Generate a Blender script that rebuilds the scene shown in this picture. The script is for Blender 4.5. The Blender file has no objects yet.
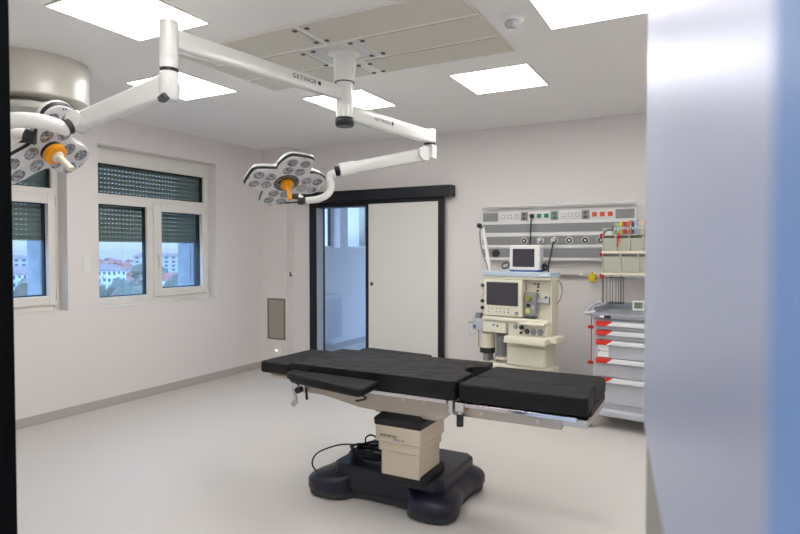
import bpy, bmesh, math, random
from mathutils import Vector, Matrix
PI = math.pi
R = math.radians
random.seed(7)
sc = bpy.context.scene
COL = sc.collection

# ------------------------------------------------------------------ materials
def srgb(c):
    return tuple((x/255/12.92 if x/255 <= .04045 else ((x/255+.055)/1.055)**2.4) for x in c)

def mat(name, rgb, rough=.5, metal=0., noise=0., nscale=20., bump=0., bscale=60., coat=0., spec=.5, rgb2=None, detail=3.):
    m = bpy.data.materials.new(name); m.use_nodes = True
    nt = m.node_tree; b = nt.nodes['Principled BSDF']
    c = srgb(rgb)
    b.inputs['Base Color'].default_value = (*c, 1)
    b.inputs['Roughness'].default_value = rough
    b.inputs['Metallic'].default_value = metal
    b.inputs['Coat Weight'].default_value = coat
    b.inputs['Specular IOR Level'].default_value = spec
    tc = nt.nodes.new('ShaderNodeTexCoord')
    if noise or rgb2:
        n = nt.nodes.new('ShaderNodeTexNoise'); n.inputs['Scale'].default_value = nscale; n.inputs['Detail'].default_value = detail
        nt.links.new(tc.outputs['Object'], n.inputs['Vector'])
        r = nt.nodes.new('ShaderNodeValToRGB')
        r.color_ramp.elements[0].position = .38; r.color_ramp.elements[1].position = .62
        c2 = srgb(rgb2) if rgb2 else tuple(x*(1-noise) for x in c)
        r.color_ramp.elements[0].color = (*c2, 1); r.color_ramp.elements[1].color = (*c, 1)
        nt.links.new(n.outputs['Fac'], r.inputs['Fac']); nt.links.new(r.outputs['Color'], b.inputs['Base Color'])
    if bump:
        n = nt.nodes.new('ShaderNodeTexNoise'); n.inputs['Scale'].default_value = bscale
        nt.links.new(tc.outputs['Object'], n.inputs['Vector'])
        bp = nt.nodes.new('ShaderNodeBump'); bp.inputs['Strength'].default_value = bump; bp.inputs['Distance'].default_value = .01
        nt.links.new(n.outputs['Fac'], bp.inputs['Height']); nt.links.new(bp.outputs['Normal'], b.inputs['Normal'])
    return m

def emat(name, rgb, strength):
    m = bpy.data.materials.new(name); m.use_nodes = True
    b = m.node_tree.nodes['Principled BSDF']
    b.inputs['Base Color'].default_value = (.8, .8, .8, 1)
    b.inputs['Emission Color'].default_value = (*srgb(rgb), 1)
    b.inputs['Emission Strength'].default_value = strength
    return m

def glassmat(name, tint, gloss=.08, rough=.02):
    m = bpy.data.materials.new(name); m.use_nodes = True
    nt = m.node_tree; nt.nodes.clear()
    o = nt.nodes.new('ShaderNodeOutputMaterial'); mx = nt.nodes.new('ShaderNodeMixShader')
    t = nt.nodes.new('ShaderNodeBsdfTransparent'); t.inputs[0].default_value = (*tint, 1)
    g = nt.nodes.new('ShaderNodeBsdfGlossy'); g.inputs['Roughness'].default_value = rough
    lw = nt.nodes.new('ShaderNodeLayerWeight'); lw.inputs['Blend'].default_value = .18
    ad = nt.nodes.new('ShaderNodeMath'); ad.operation = 'ADD'; ad.inputs[1].default_value = gloss*.3; ad.use_clamp = True
    mu = nt.nodes.new('ShaderNodeMath'); mu.operation = 'MULTIPLY'; mu.inputs[1].default_value = .35
    nt.links.new(lw.outputs['Fresnel'], mu.inputs[0]); nt.links.new(mu.outputs[0], ad.inputs[0])
    nt.links.new(ad.outputs[0], mx.inputs[0]); nt.links.new(t.outputs[0], mx.inputs[1]); nt.links.new(g.outputs[0], mx.inputs[2])
    nt.links.new(mx.outputs[0], o.inputs[0])
    return m

def dotmat(name, rgb, scale, thr, hole, rgb2=None, rough=.6, axes='YZ', slat=0):
    """perforated sheet: a regular grid of dots, either real holes (transparent) or a second colour"""
    m = mat(name, rgb, rough); nt = m.node_tree; b = nt.nodes['Principled BSDF']
    tc = nt.nodes.new('ShaderNodeTexCoord'); sx = nt.nodes.new('ShaderNodeSeparateXYZ')
    nt.links.new(tc.outputs['Object'], sx.inputs[0])
    sq = []
    for i, a in enumerate(axes):
        s = scale[i] if isinstance(scale, tuple) else scale
        f = nt.nodes.new('ShaderNodeMath'); f.operation = 'MULTIPLY'; f.inputs[1].default_value = s
        nt.links.new(sx.outputs['XYZ'.index(a)], f.inputs[0])
        g = nt.nodes.new('ShaderNodeMath'); g.operation = 'FRACT'; nt.links.new(f.outputs[0], g.inputs[0])
        h = nt.nodes.new('ShaderNodeMath'); h.operation = 'SUBTRACT'; h.inputs[1].default_value = .5; nt.links.new(g.outputs[0], h.inputs[0])
        k = nt.nodes.new('ShaderNodeMath'); k.operation = 'DIVIDE'; k.inputs[1].default_value = s; nt.links.new(h.outputs[0], k.inputs[0])
        p = nt.nodes.new('ShaderNodeMath'); p.operation = 'POWER'; p.inputs[1].default_value = 2
        q = nt.nodes.new('ShaderNodeMath'); q.operation = 'ABSOLUTE'; nt.links.new(k.outputs[0], q.inputs[0]); nt.links.new(q.outputs[0], p.inputs[0])
        sq.append(p)
    ad = nt.nodes.new('ShaderNodeMath'); ad.operation = 'ADD'
    nt.links.new(sq[0].outputs[0], ad.inputs[0]); nt.links.new(sq[1].outputs[0], ad.inputs[1])
    lt = nt.nodes.new('ShaderNodeMath'); lt.operation = 'LESS_THAN'; lt.inputs[1].default_value = thr*thr
    nt.links.new(ad.outputs[0], lt.inputs[0])
    if hole:
        mx = nt.nodes.new('ShaderNodeMixShader'); t = nt.nodes.new('ShaderNodeBsdfTransparent')
        nt.links.new(lt.outputs[0], mx.inputs[0]); nt.links.new(b.outputs[0], mx.inputs[1]); nt.links.new(t.outputs[0], mx.inputs[2])
        nt.links.new(mx.outputs[0], nt.nodes['Material Output'].inputs[0])
    else:
        mx = nt.nodes.new('ShaderNodeMix'); mx.data_type = 'RGBA'
        mx.inputs[6].default_value = (*srgb(rgb), 1); mx.inputs[7].default_value = (*srgb(rgb2), 1)
        nt.links.new(lt.outputs[0], mx.inputs[0]); nt.links.new(mx.outputs[2], b.inputs['Base Color'])
    return m

M = {}
M['wall'] = mat('wall_paint', (228, 223, 221), .75, bump=.03, bscale=180)
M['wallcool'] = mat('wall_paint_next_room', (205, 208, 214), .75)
M['ceiling'] = mat('ceiling_paint', (240, 239, 237), .85)
M['floor'] = mat('speckled_vinyl', (211, 206, 200), .42, rgb2=(201, 196, 190), nscale=260, detail=2, spec=.4)
M['base'] = mat('vinyl_coving', (184, 177, 173), .5, noise=.05, nscale=200)
M['baseline'] = mat('coving_edge', (226, 220, 216), .5)
M['pvc'] = mat('window_pvc', (230, 227, 221), .35)
M['gasket'] = mat('black_gasket', (14, 15, 18), .5)
M['glass'] = glassmat('window_glass', (.72, .78, .80))
M['glassclear'] = glassmat('clear_glass', (.9, .93, .95))
M['shutter'] = dotmat('shutter_slats', (176, 180, 166), (24., 21.978), .0043, True)
M['concrete'] = mat('concrete', (176, 182, 190), .9, noise=.15, nscale=6, bump=.3, bscale=20)
M['black'] = mat('black_aluminium', (27, 29, 35), .42, metal=.3)
M['leafwhite'] = mat('sliding_door_laminate', (222, 221, 214), .4)
M['steel'] = mat('stainless_steel', (205, 200, 192), .28, metal=1.)
M['chrome'] = mat('chrome', (225, 225, 228), .12, metal=1.)
M['brushed'] = mat('brushed_panel', (228, 231, 250), .4, metal=.6, noise=.03, nscale=3)
M['bluelam'] = mat('blue_laminate', (150, 188, 238), .45)
M['leafgrey'] = mat('beige_grey_laminate', (168, 160, 148), .6)
M['lampwhite'] = mat('lamp_white_enamel', (228, 228, 225), .22, coat=.4)
M['canopy'] = mat('canopy_enamel', (206, 203, 194), .3, metal=.0, coat=.3)
M['dark'] = mat('dark_plastic', (26, 30, 34), .4)
M['darkgrey'] = mat('dark_grey_plastic', (70, 72, 76), .45)
M['midgrey'] = mat('grey_plastic', (138, 139, 141), .5)
M['lightgrey'] = mat('light_grey_plastic', (182, 184, 190), .45)
M['headface'] = mat('light_head_face', (214, 214, 216), .3, coat=.3)
M['lens'] = mat('faceted_lens', (196, 198, 204), .16, metal=.8, rgb2=(104, 106, 112), nscale=60, bump=.5, bscale=90)
M['lensrim'] = mat('lens_rim', (188, 190, 194), .25, metal=.6)
M['orange'] = mat('orange_handle_plastic', (240, 158, 14), .35)
M['ivory'] = mat('ivory_plastic', (226, 219, 198), .35)
M['cream'] = mat('cream_machine_enamel', (224, 219, 200), .38)
M['creamdark'] = mat('cream_machine_side', (214, 208, 188), .42)
M['tray'] = mat('pale_blue_tray', (186, 200, 214), .35)
M['screen'] = mat('screen_glass', (62, 60, 68), .22, spec=.6)
M['pad'] = mat('black_pad_vinyl', (20, 20, 20), .55, rgb2=(15, 15, 16), nscale=8, bump=.9, bscale=7, spec=.3)
M['padfine'] = mat('black_pad_vinyl_plain', (17, 17, 18), .6, bump=.2, bscale=9, spec=.28)
M['frame'] = mat('table_frame_enamel', (186, 176, 164), .38, metal=.55)
M['column'] = mat('column_cover_enamel', (208, 194, 172), .42, metal=.15)
M['navy'] = mat('navy_base_shell', (17, 15, 36), .38)
M['rubber'] = mat('black_rubber', (14, 14, 15), .6)
M['skirt'] = mat('dark_green_grey_skirt', (48, 50, 50), .6)
M['cart'] = mat('cart_grey_steel', (178, 179, 185), .4)
M['cartdark'] = mat('cart_top_grey', (140, 144, 152), .4)
M['cartwhite'] = mat('cart_handle_white', (214, 214, 216), .35)
M['red'] = mat('cart_red', (206, 44, 26), .4)
M['redclip'] = mat('red_clip', (190, 24, 28), .4)
M['bin'] = mat('bin_plastic', (214, 213, 200), .35)
M['binfront'] = mat('bin_front_plastic', (188, 189, 174), .2, coat=.3)
M['white'] = mat('white_plastic', (232, 231, 228), .4)
M['railwhite'] = mat('white_rail_profile', (226, 226, 224), .35)
M['railgrey'] = mat('grey_rail_profile', (140, 140, 141), .42, metal=.2)
M['green'] = mat('green_socket', (22, 130, 88), .4)
M['socketred'] = mat('orange_red_socket', (214, 72, 24), .4)
M['yellow'] = mat('yellow_plastic', (236, 206, 16), .4)
M['yellowgreen'] = mat('yellow_green_dial', (138, 134, 70), .4)
M['paletag'] = mat('pale_yellow_tag', (206, 198, 110), .5)
M['poststeel'] = mat('grey_tube_steel', (150, 148, 142), .35, metal=.7)
M['matblack'] = mat('matt_black_frame', (8, 9, 12), .8, spec=.1)
M['socketring'] = mat('dark_lens_ring', (120, 118, 120), .25, metal=.6, rgb2=(66, 64, 66), nscale=70)
M['pad'].node_tree.nodes['Bump'].inputs['Distance'].default_value = .05
M['lcd'] = mat('lcd_glass', (134, 142, 120), .25)
M['vent'] = dotmat('perforated_vent', (222, 219, 208), 110., .0028, False, (182, 178, 166), axes='XY')
M['ventframe'] = mat('vent_frame', (234, 232, 226), .6)
M['grille'] = dotmat('extract_grille', (178, 170, 158), 90., .0036, False, (128, 120, 108), axes='XZ')
M['grilleframe'] = mat('grille_frame', (122, 116, 106), .5, metal=.3)
M['panelframe'] = mat('light_panel_frame', (226, 224, 220), .6)
M['led'] = emat('led_diffuser', (255, 253, 250), 12.7)
M['nightlight'] = emat('small_lit_led', (235, 245, 255), 2.5)
M['ink'] = mat('dark_print', (40, 44, 52), .5)
M['blueink'] = mat('blue_print', (60, 110, 170), .5)
M['radiator'] = mat('white_radiator', (220, 222, 226), .4)
M['blue'] = mat('blue_plastic', (70, 96, 170), .4)
M['asphalt'] = mat('city_ground', (140, 134, 134), 1., rgb2=(128, 134, 128), nscale=.02)
M['bwhite'] = mat('apartment_render', (222, 224, 226), .9)
M['bgrey'] = mat('apartment_grey_render', (190, 184, 176), .9)
M['bpane'] = mat('apartment_window', (96, 110, 128), .3)
M['roof'] = mat('red_tiled_roof', (158, 108, 98), .9, noise=.2, nscale=.4)  # red kept dull, with some distance haze put into the colour
M['roofdark'] = mat('brown_tiled_roof', (140, 120, 120), .9, noise=.2, nscale=.4)
M['trees'] = mat('autumn_foliage', (128, 118, 106), 1., rgb2=(98, 104, 92), nscale=.8)
M['trunk'] = mat('tree_trunk', (90, 76, 64), 1.)
M['hills'] = mat('distant_hills', (132, 138, 150), 1., rgb2=(150, 132, 130), nscale=.02, detail=6)  # bluish tint is distance haze put into the hill colour

# ------------------------------------------------------------------ mesh helpers
class MB:
    def __init__(s): s.bm = bmesh.new()
    def box(s, x0, x1, y0, y1, z0, z1, mtx=None):
        vs = [s.bm.verts.new((x, y, z)) for z in (z0, z1) for y in (y0, y1) for x in (x0, x1)]
        for f in ((0, 2, 3, 1), (4, 5, 7, 6), (0, 1, 5, 4), (2, 6, 7, 3), (0, 4, 6, 2), (1, 3, 7, 5)):
            s.bm.faces.new([vs[i] for i in f])
        if mtx is not None:
            for v in vs: v.co = mtx @ v.co
        return s
    def cyl(s, p0, p1, r0, r1=None, n=24, cap=True):
        if r1 is None: r1 = r0
        p0, p1 = Vector(p0), Vector(p1); d = (p1-p0).normalized()
        a = d.orthogonal().normalized(); b = d.cross(a)
        A = [s.bm.verts.new(p0+(a*math.cos(2*PI*i/n)+b*math.sin(2*PI*i/n))*r0) for i in range(n)]
        B = [s.bm.verts.new(p1+(a*math.cos(2*PI*i/n)+b*math.sin(2*PI*i/n))*r1) for i in range(n)]
        for i in range(n): s.bm.faces.new((A[i], A[(i+1) % n], B[(i+1) % n], B[i]))
        if cap:
            s.bm.faces.new(A[::-1]); s.bm.faces.new(B)
        return s
    def lathe(s, prof, c=(0, 0, 0), axis=(0, 0, 1), n=32):
        """prof: (radius, height) pairs"""
        c = Vector(c); d = Vector(axis).normalized(); a = d.orthogonal().normalized(); b = d.cross(a)
        rings = []
        for r, h in prof:
            if r < 1e-6: rings.append([s.bm.verts.new(c+d*h)])
            else: rings.append([s.bm.verts.new(c+d*h+(a*math.cos(2*PI*i/n)+b*math.sin(2*PI*i/n))*r) for i in range(n)])
        for A, B in zip(rings, rings[1:]):
            for i in range(n):
                j = (i+1) % n
                if len(A) == 1 and len(B) == 1: continue
                if len(A) == 1: s.bm.faces.new((A[0], B[j], B[i]))
                elif len(B) == 1: s.bm.faces.new((A[i], A[j], B[0]))
                else: s.bm.faces.new((A[i], A[j], B[j], B[i]))
        if len(rings[0]) > 1: s.bm.faces.new(rings[0][::-1])
        if len(rings[-1]) > 1: s.bm.faces.new(rings[-1])
        return s
    def tube(s, pts, r, n=10, smooth=3, closed=False):
        P = [Vector(p) for p in pts]
        for _ in range(smooth):
            if len(P) < 3: break
            Q = [] if closed else [P[0]]
            rng = range(len(P)) if closed else range(len(P)-1)
            for i in rng:
                a, b = P[i], P[(i+1) % len(P)]
                Q += [a*.75+b*.25, a*.25+b*.75]
            if not closed: Q.append(P[-1])
            P = Q
        rr = r if callable(r) else (lambda t: r)
        rings = []; up = None
        for i, p in enumerate(P):
            if closed: t = P[(i+1) % len(P)]-P[i-1]
            else: t = P[min(i+1, len(P)-1)]-P[max(i-1, 0)]
            t.normalize()
            if up is None: up = t.orthogonal().normalized()
            else: up = (up-t*up.dot(t)); up = up.normalized() if up.length > 1e-6 else t.orthogonal().normalized()
            b = t.cross(up); q = rr(i/(len(P)-1))
            rings.append([s.bm.verts.new(p+(up*math.cos(2*PI*k/n)+b*math.sin(2*PI*k/n))*q) for k in range(n)])
        m = len(rings)
        for i in range(m if closed else m-1):
            A, B = rings[i], rings[(i+1) % m]
            for k in range(n): s.bm.faces.new((A[k], A[(k+1) % n], B[(k+1) % n], B[k]))
        if not closed:
            s.bm.faces.new(rings[0][::-1]); s.bm.faces.new(rings[-1])
        return s
    def loft(s, rings, cap=True):
        V = [[s.bm.verts.new(p) for p in r] for r in rings]; n = len(V[0])
        for A, B in zip(V, V[1:]):
            for k in range(n): s.bm.faces.new((A[k], A[(k+1) % n], B[(k+1) % n], B[k]))
        if cap: s.bm.faces.new(V[0][::-1]); s.bm.faces.new(V[-1])
        return s
    def prism(s, poly, z0, z1, plane='xy'):
        f = {'xy': lambda a, b, c: (a, b, c), 'xz': lambda a, b, c: (a, c, b), 'yz': lambda a, b, c: (c, a, b)}[plane]
        return s.loft([[f(a, b, z0) for a, b in poly], [f(a, b, z1) for a, b in poly]])
    def bar(s, p0, p1, w, h, up=(0, 0, 1)):
        p0, p1 = Vector(p0), Vector(p1); d = (p1-p0).normalized(); u = Vector(up); sd = d.cross(u).normalized(); u = sd.cross(d)
        o = [sd*w/2*a+u*h/2*b for a, b in ((-1, -1), (1, -1), (1, 1), (-1, 1))]
        return s.loft([[p0+q for q in o], [p1+q for q in o]])
    def move(s, m):
        bmesh.ops.transform(s.bm, matrix=m, verts=s.bm.verts); return s
    def build(s, name, m, parent=None, off=None, bevel=0, seg=2, smooth=True, sub=0):
        bmesh.ops.recalc_face_normals(s.bm, faces=s.bm.faces)
        if off is None and parent is not None: off = parent.get('_off')
        if off is not None: bmesh.ops.translate(s.bm, verts=s.bm.verts, vec=-Vector(off))
        me = bpy.data.meshes.new(name); s.bm.to_mesh(me); s.bm.free()
        for q in (m if isinstance(m, list) else [m]): me.materials.append(q)
        if smooth:
            for p in me.polygons: p.use_smooth = True
            me.set_sharp_from_angle(angle=R(38))
        o = bpy.data.objects.new(name, me); COL.objects.link(o)
        if parent is not None:
            o.parent = parent
            if parent.get('_off') is not None: o['_off'] = list(off)
        if bevel:
            b = o.modifiers.new('bevel', 'BEVEL'); b.width = bevel; b.segments = seg; b.limit_method = 'ANGLE'; b.angle_limit = R(40)
            b.harden_normals = True
        return o

def thing(name, label, cat, loc=(0, 0, 0), rotz=0, group=None, local=False, kind=None):
    """Empty at the base of a thing. local=False: parts are written in world coordinates and shifted by loc"""
    o = bpy.data.objects.new(name, None); COL.objects.link(o)
    o.location = loc; o.rotation_euler = (0, 0, rotz); o.empty_display_size = .1
    if not local: o['_off'] = list(loc)
    if label: o['label'] = label
    if cat: o['category'] = cat
    if group: o['group'] = group
    if kind: o['kind'] = kind
    return o
def tag(o, label, cat, group=None, kind=None):
    o['label'] = label; o['category'] = cat
    if group: o['group'] = group
    if kind: o['kind'] = kind
    return o
def struct(o):
    o['kind'] = 'structure'; return o
def single(mb, name, m, label, cat, loc, group=None, **k):
    o = mb.build(name, m, None, off=loc, **k); o.location = loc
    return tag(o, label, cat, group)
def dup(root, loc, rotz=None, label=None, group=None, scale=None):
    r = root.copy(); COL.objects.link(r); r.location = loc
    if rotz is not None: r.rotation_euler = (0, 0, rotz)
    if scale: r.scale = scale
    if label: r['label'] = label
    if group: r['group'] = group
    for ch in list(root.children):
        c = ch.copy(); COL.objects.link(c); c.parent = r
        for g in list(ch.children):
            d = g.copy(); COL.objects.link(d); d.parent = c
    return r
def text(body, name, m, size, mtx, parent, off=(0, 0, 0), ext=.0006, sx=1.):
    cu = bpy.data.curves.new('t', 'FONT'); cu.body = body; cu.size = size; cu.extrude = ext; cu.align_x = 'LEFT'; cu.space_character = 1.12
    t = bpy.data.objects.new('t', cu); COL.objects.link(t)
    dg = bpy.context.evaluated_depsgraph_get()
    me = bpy.data.meshes.new_from_object(t.evaluated_get(dg)); me.name = name
    bpy.data.objects.remove(t); bpy.data.curves.remove(cu)
    me.transform(Matrix.Translation(-Vector(off)) @ mtx @ Matrix.Diagonal((sx, 1, 1, 1)))
    me.materials.clear(); me.materials.append(m)
    o = bpy.data.objects.new(name, me); COL.objects.link(o); o.parent = parent
    return o
def basis(o, x, y, z):
    m = Matrix.Identity(4)
    for i, v in enumerate((x, y, z)):
        for k in range(3): m[k][i] = v[k]
    for k in range(3): m[k][3] = o[k]
    return m
def chaikin(poly, n=2):
    for _ in range(n):
        q = []
        for i in range(len(poly)):
            a, b = poly[i], poly[(i+1) % len(poly)]
            q += [(a[0]*.75+b[0]*.25, a[1]*.75+b[1]*.25), (a[0]*.25+b[0]*.75, a[1]*.25+b[1]*.75)]
        poly = q
    return poly
def wall_holes(a0, a1, z0, z1, holes):
    """rectangles (a0,a1,z0,z1) that fill a wall around its holes"""
    A = sorted({a0, a1, *[h[0] for h in holes], *[h[1] for h in holes]}); out = []
    for p, q in zip(A, A[1:]):
        hs = sorted([(h[2], h[3]) for h in holes if h[0] <= p and h[1] >= q]); z = z0
        for lo, hi in hs:
            if lo > z: out.append((p, q, z, lo))
            z = hi
        if z < z1: out.append((p, q, z, z1))
    return out

XL, YB, H = -5.24, 6.08, 2.85
YF = .80          # room side of the front wall (the doorway the photo is taken through)
XR = 1.55

# ------------------------------------------------------------------ room shell
struct(MB().box(XL-.3, XR+.15, -2.6, 10.2, -.12, 0).build('floor', M['floor']))
struct(MB().box(XL-.3, XR+.15, -2.6, 10.2, H, H+.12).build('ceiling', M['ceiling']))
W2 = (3.625, 5.14, .972, 2.565)
W1 = (1.80, 3.315, .972, 2.565)
W3 = (6.62, 7.77, 1.57, 2.45)
W4 = (7.99, 9.3, 1.57, 2.45)
w = MB()
for a, b, c, d in wall_holes(-2.6, 10.2, 0, H, [W1, W2, W3, W4]): w.box(XL-.3, XL, a, b, c, d)
struct(w.build('wall_left', M['wall']))
DX0, DX1, DZ = -4.47, -3.2, 2.09
w = MB()
for a, b, c, d in wall_holes(XL, XR, 0, H, [(DX0, DX1, 0, DZ)]): w.box(a, b, YB, YB+.15, c, d)
struct(w.build('wall_back', M['wall']))
struct(MB().box(XR, XR+.15, -2.6, 10.2, 0, H).build('wall_right', M['wall']))
w = MB()
for a, b, c, d in wall_holes(XL, XR, 0, H, [(-1.50, -.02, 0, 2.6)]): w.box(a, b, YF-.15, YF, c, d)
struct(w.build('wall_front', M['wall']))
# far side of the next room: invented glazed opening, added to let daylight in (out of view)
w = MB()
for a, b, c, d in wall_holes(XL, XR, 0, H, [(-5.0, 1.2, .15, 2.7)]): w.box(a, b, 10.05, 10.2, c, d)
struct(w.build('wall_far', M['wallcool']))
w = MB()  # unseen end wall with opening, added to cut sky light on the door leaf
for a, b, c, d in wall_holes(XL, XR, 0, H, [(-2.6, -.2, .9, 2.3)]): w.box(a, b, -2.6, -2.45, c, d)
struct(w.build('wall_corridor_added', M['wall']))
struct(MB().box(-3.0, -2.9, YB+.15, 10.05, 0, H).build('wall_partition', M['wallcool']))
# boxed-in pier in the corner
struct(MB().box(XL, -4.82, 5.93, YB, 0, H).build('trim_1', M['wall']))
def skirting(name, x0, x1, y0, y1, nx, ny):
    t = struct(MB().box(min(x0, x1), max(x0, x1), min(y0, y1), max(y0, y1), 0, .088).build(name, M['base']))
    e = MB().box(min(x0, x1), max(x0, x1), min(y0, y1), max(y0, y1), .088, .094).build('top_edge', M['baseline'], t)
    return t
skirting('baseboard_left', XL, XL+.006, YF, 5.93, 1, 0)
skirting('baseboard_left_far', XL, XL+.012, YB+.15, 10.05, 1, 0)
skirting('baseboard_pier', XL+.006, -4.82, 5.924, 5.93, 0, 1)
skirting('baseboard_pier_side', -4.82, -4.814, 5.924, YB, 0, 1)
skirting('baseboard_back_left', -4.814, -4.56, YB-.006, YB, 0, 1)
skirting('baseboard_back', -2.7, XR, YB-.006, YB, 0, 1)
skirting('baseboard_right', XR-.006, XR, YF, YB-.006, 0, 1)

# ------------------------------------------------------------------ windows
def window(idx, y0, y1, z0, z1):
    root = thing('window_%d' % idx, None, None, (XL-.13, (y0+y1)/2, z0), kind='structure')
    xa, xb = XL-.19, XL-.13
    yt, jt = y1-.06, y0+.07
    m0, m1 = y0+.655, y0+.735          # mullion
    f = MB()
    f.box(xa, xb, y0, jt, z0, z1).box(xa, xb, yt, y1, z0, z1)
    f.box(xa, xb, jt, yt, 2.405, z1).box(xa, xb, jt, yt, 2.0, 2.105).box(xa, xb, jt, yt, z0, 1.065)
    f.box(xa, xb, m0, m1, 1.065, 2.0)
    f.build('window_frame', M['pvc'], root, bevel=.004)
    s = MB(); sy0, sy1 = y0+.725, y1-.045
    s.box(xa-.01, xb+.022, sy0, y0+.825, 1.035, 2.05).box(xa-.01, xb+.022, y1-.11, sy1, 1.035, 2.05)
    s.box(xa-.01, xb+.022, y0+.825, y1-.11, 1.035, 1.12).box(xa-.01, xb+.022, y0+.825, y1-.11, 1.962, 2.05)
    sash = s.build('sash', M['pvc'], root, bevel=.006)
    h = MB(); hy = y0+.775
    h.box(xb+.022, xb+.034, hy-.014, hy+.014, 1.43, 1.50); h.box(xb+.034, xb+.052, hy-.011, hy+.011, 1.34, 1.49)
    h.build('window_handle', M['pvc'], sash, bevel=.004)
    g = MB().box(xb-.032, xb-.026, y0+.825, y1-.11, 1.12, 1.962); g.build('pane', M['glass'], sash)
    for a, b, c, d in ((jt, yt, 2.105, 2.405), (jt, m0, 1.065, 2.0)):
        MB().box(xb-.04, xb-.034, a, b, c, d).build('pane', M['glass'], root)
    for a, b, c, d in ((jt, yt, 2.105, 2.405), (jt, m0, 1.065, 2.0), (y0+.825, y1-.11, 1.12, 1.962)):
        k = MB(); x0, x1 = xa-.012, xb-.03
        k.box(x0, x1, a, a+.012, c, d).box(x0, x1, b-.012, b, c, d).box(x0, x1, a+.012, b-.012, c, c+.01).box(x0, x1, a+.012, b-.012, d-.01, d)
        k.build('gasket', M['gasket'], root)
    k = MB()
    k.box(XL-.24, XL-.21, y1-.03, y1+.001, z0, z1).box(XL-.24, XL-.21, y0-.001, y0+.03, z0, z1)
    k.build('shutter_guide', M['gasket'], root)
    # roller shutter let down to 1.62 m, slats with rows of perforations
    sh = MB(); zz = 1.625; n = 0
    while zz < z1-.01:
        t = min(zz+.045, z1)
        c = (zz+t)/2; hh = (t-zz)/2; xs = XL-.236
        pf = [(xs+.008*(1-q*q), c+q*hh*1.04) for q in (-1, -.6, -.2, .2, .6, 1)]
        sh.prism(pf+[(a-.0015, b) for a, b in pf[::-1]], y0+.03, y1-.03, 'xz')
        zz += .0455
    sh.build('roller_shutter', M['shutter'], root, smooth=False)
    sb = MB().box(XL-.13, XL+.004, y0-.0, y1, z0-.001, z0+.012)
    sb.build('window_sill', M['pvc'], root, bevel=.003)
    hi = MB()
    for zc in (1.13, 1.99): hi.box(xb+.003, xb+.03, sy1, sy1+.02, zc-.045, zc+.045)
    hi.build('hinge', M['pvc'], root, bevel=.004)
    return root
window(1, *W1); window(2, *W2)
def plain_window(idx, y0, y1, z0, z1, cuts):
    root = thing('window_%d' % idx, None, None, (XL-.15, (y0+y1)/2, z0), kind='structure')
    xa, xb = XL-.21, XL-.15
    f = MB(); f.box(xa, xb, y0, y0+.05, z0, z1).box(xa, xb, y1-.05, y1, z0, z1).box(xa, xb, y0+.05, y1-.05, z0, z0+.045).box(xa, xb, y0+.05, y1-.05, z1-.06, z1)
    for c in cuts: f.box(xa, xb, c-.04, c+.04, z0+.045, z1-.06)
    f.build('window_frame', M['pvc'], root, bevel=.004)
    k = MB(); k.box(xa+.01, xb+.002, y1-.062, y1-.05, z0+.045, z1-.06); k.build('gasket', M['gasket'], root)
    MB().box(xb-.035, xb-.03, y0+.05, y1-.05, z0+.045, z1-.06).build('pane', M['glassclear'], root)
    MB().box(XL-.15, XL+.02, y0, y1, z0-.001, z0+.015).build('window_sill', M['pvc'], root)
plain_window(3, *W3, (7.1,)); plain_window(4, *W4, (8.9,))
root = thing('window_5', None, None, (-1.9, 10.1, .15), kind='structure')  # made-up glazing out of view, added to feed daylight into the next room
f = MB()
for x in (-5.0, -3.76, -2.52, -1.28, -.04, 1.15): f.box(x, x+.05, 10.1, 10.15, .15, 2.7)
f.box(-5, 1.2, 10.1, 10.15, .15, .2).box(-5, 1.2, 10.1, 10.15, 2.65, 2.7)
f.build('window_frame', M['pvc'], root)
MB().box(-4.95, 1.15, 10.12, 10.125, .2, 2.65).build('pane', M['glassclear'], root)
# piers of the facade outside the glass
for k, (a, b) in enumerate(((3.24, 3.66), (5.02, 5.50), (8.72, 9.4))):
    struct(MB().box(XL-.52, XL-.3, a, b, -1.5, 3.4).box(XL-.3, XL-.245, a, (5.139 if k == 1 else 3.314 if k == 0 else a+.01), .98, 2.56).build('trim_%d' % (k+2), M['concrete'], bevel=.01))

# ------------------------------------------------------------------ black sliding door
door = thing('door_1', None, None, (-3.6, YB, 0), kind='structure')
f = MB(); f.box(-4.56, -4.46, YB-.022, YB+.16, 0, 2.19); f.box(-4.46, -3.2, YB-.022, YB+.16, 2.075, 2.19)
f.box(-3.26, -3.2, YB, YB+.16, 0, 2.075)
f.build('door_frame', M['black'], door, bevel=.003)
MB().box(-4.462, -4.452, YB-.0, YB+.13, .0, 2.075).build('jamb_lining', M['lightgrey'], door)
MB().box(-4.46, -4.446, YB+.13, YB+.16, .0, 2.075).build('door_seal', M['gasket'], door)
hd = MB().box(-4.62, -2.57, YB-.13, YB-.0, 2.135, 2.262).build('header_rail', M['black'], door, bevel=.006)
MB().box(-2.57, -2.558, YB-.128, YB-.002, 2.137, 2.26).build('end_cap', M['dark'], hd)
leaf = MB().box(-3.645, -2.735, YB-.075, YB-.035, .012, 2.09).build('door_leaf', M['leafwhite'], door, bevel=.002)
s = MB(); s.box(-3.685, -3.645, YB-.08, YB-.03, .008, 2.135).box(-2.735, -2.67, YB-.08, YB-.03, .008, 2.135).box(-3.645, -2.735, YB-.08, YB-.03, 2.09, 2.135)
s.build('leaf_frame', M['black'], leaf, bevel=.002)
MB().lathe([(.022, 0), (.022, .006), (.012, .008), (.012, .003), (0, .003)], (-3.60, YB-.075, 1.14), (0, -1, 0)).build('lock_rosette', M['darkgrey'], leaf)

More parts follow.
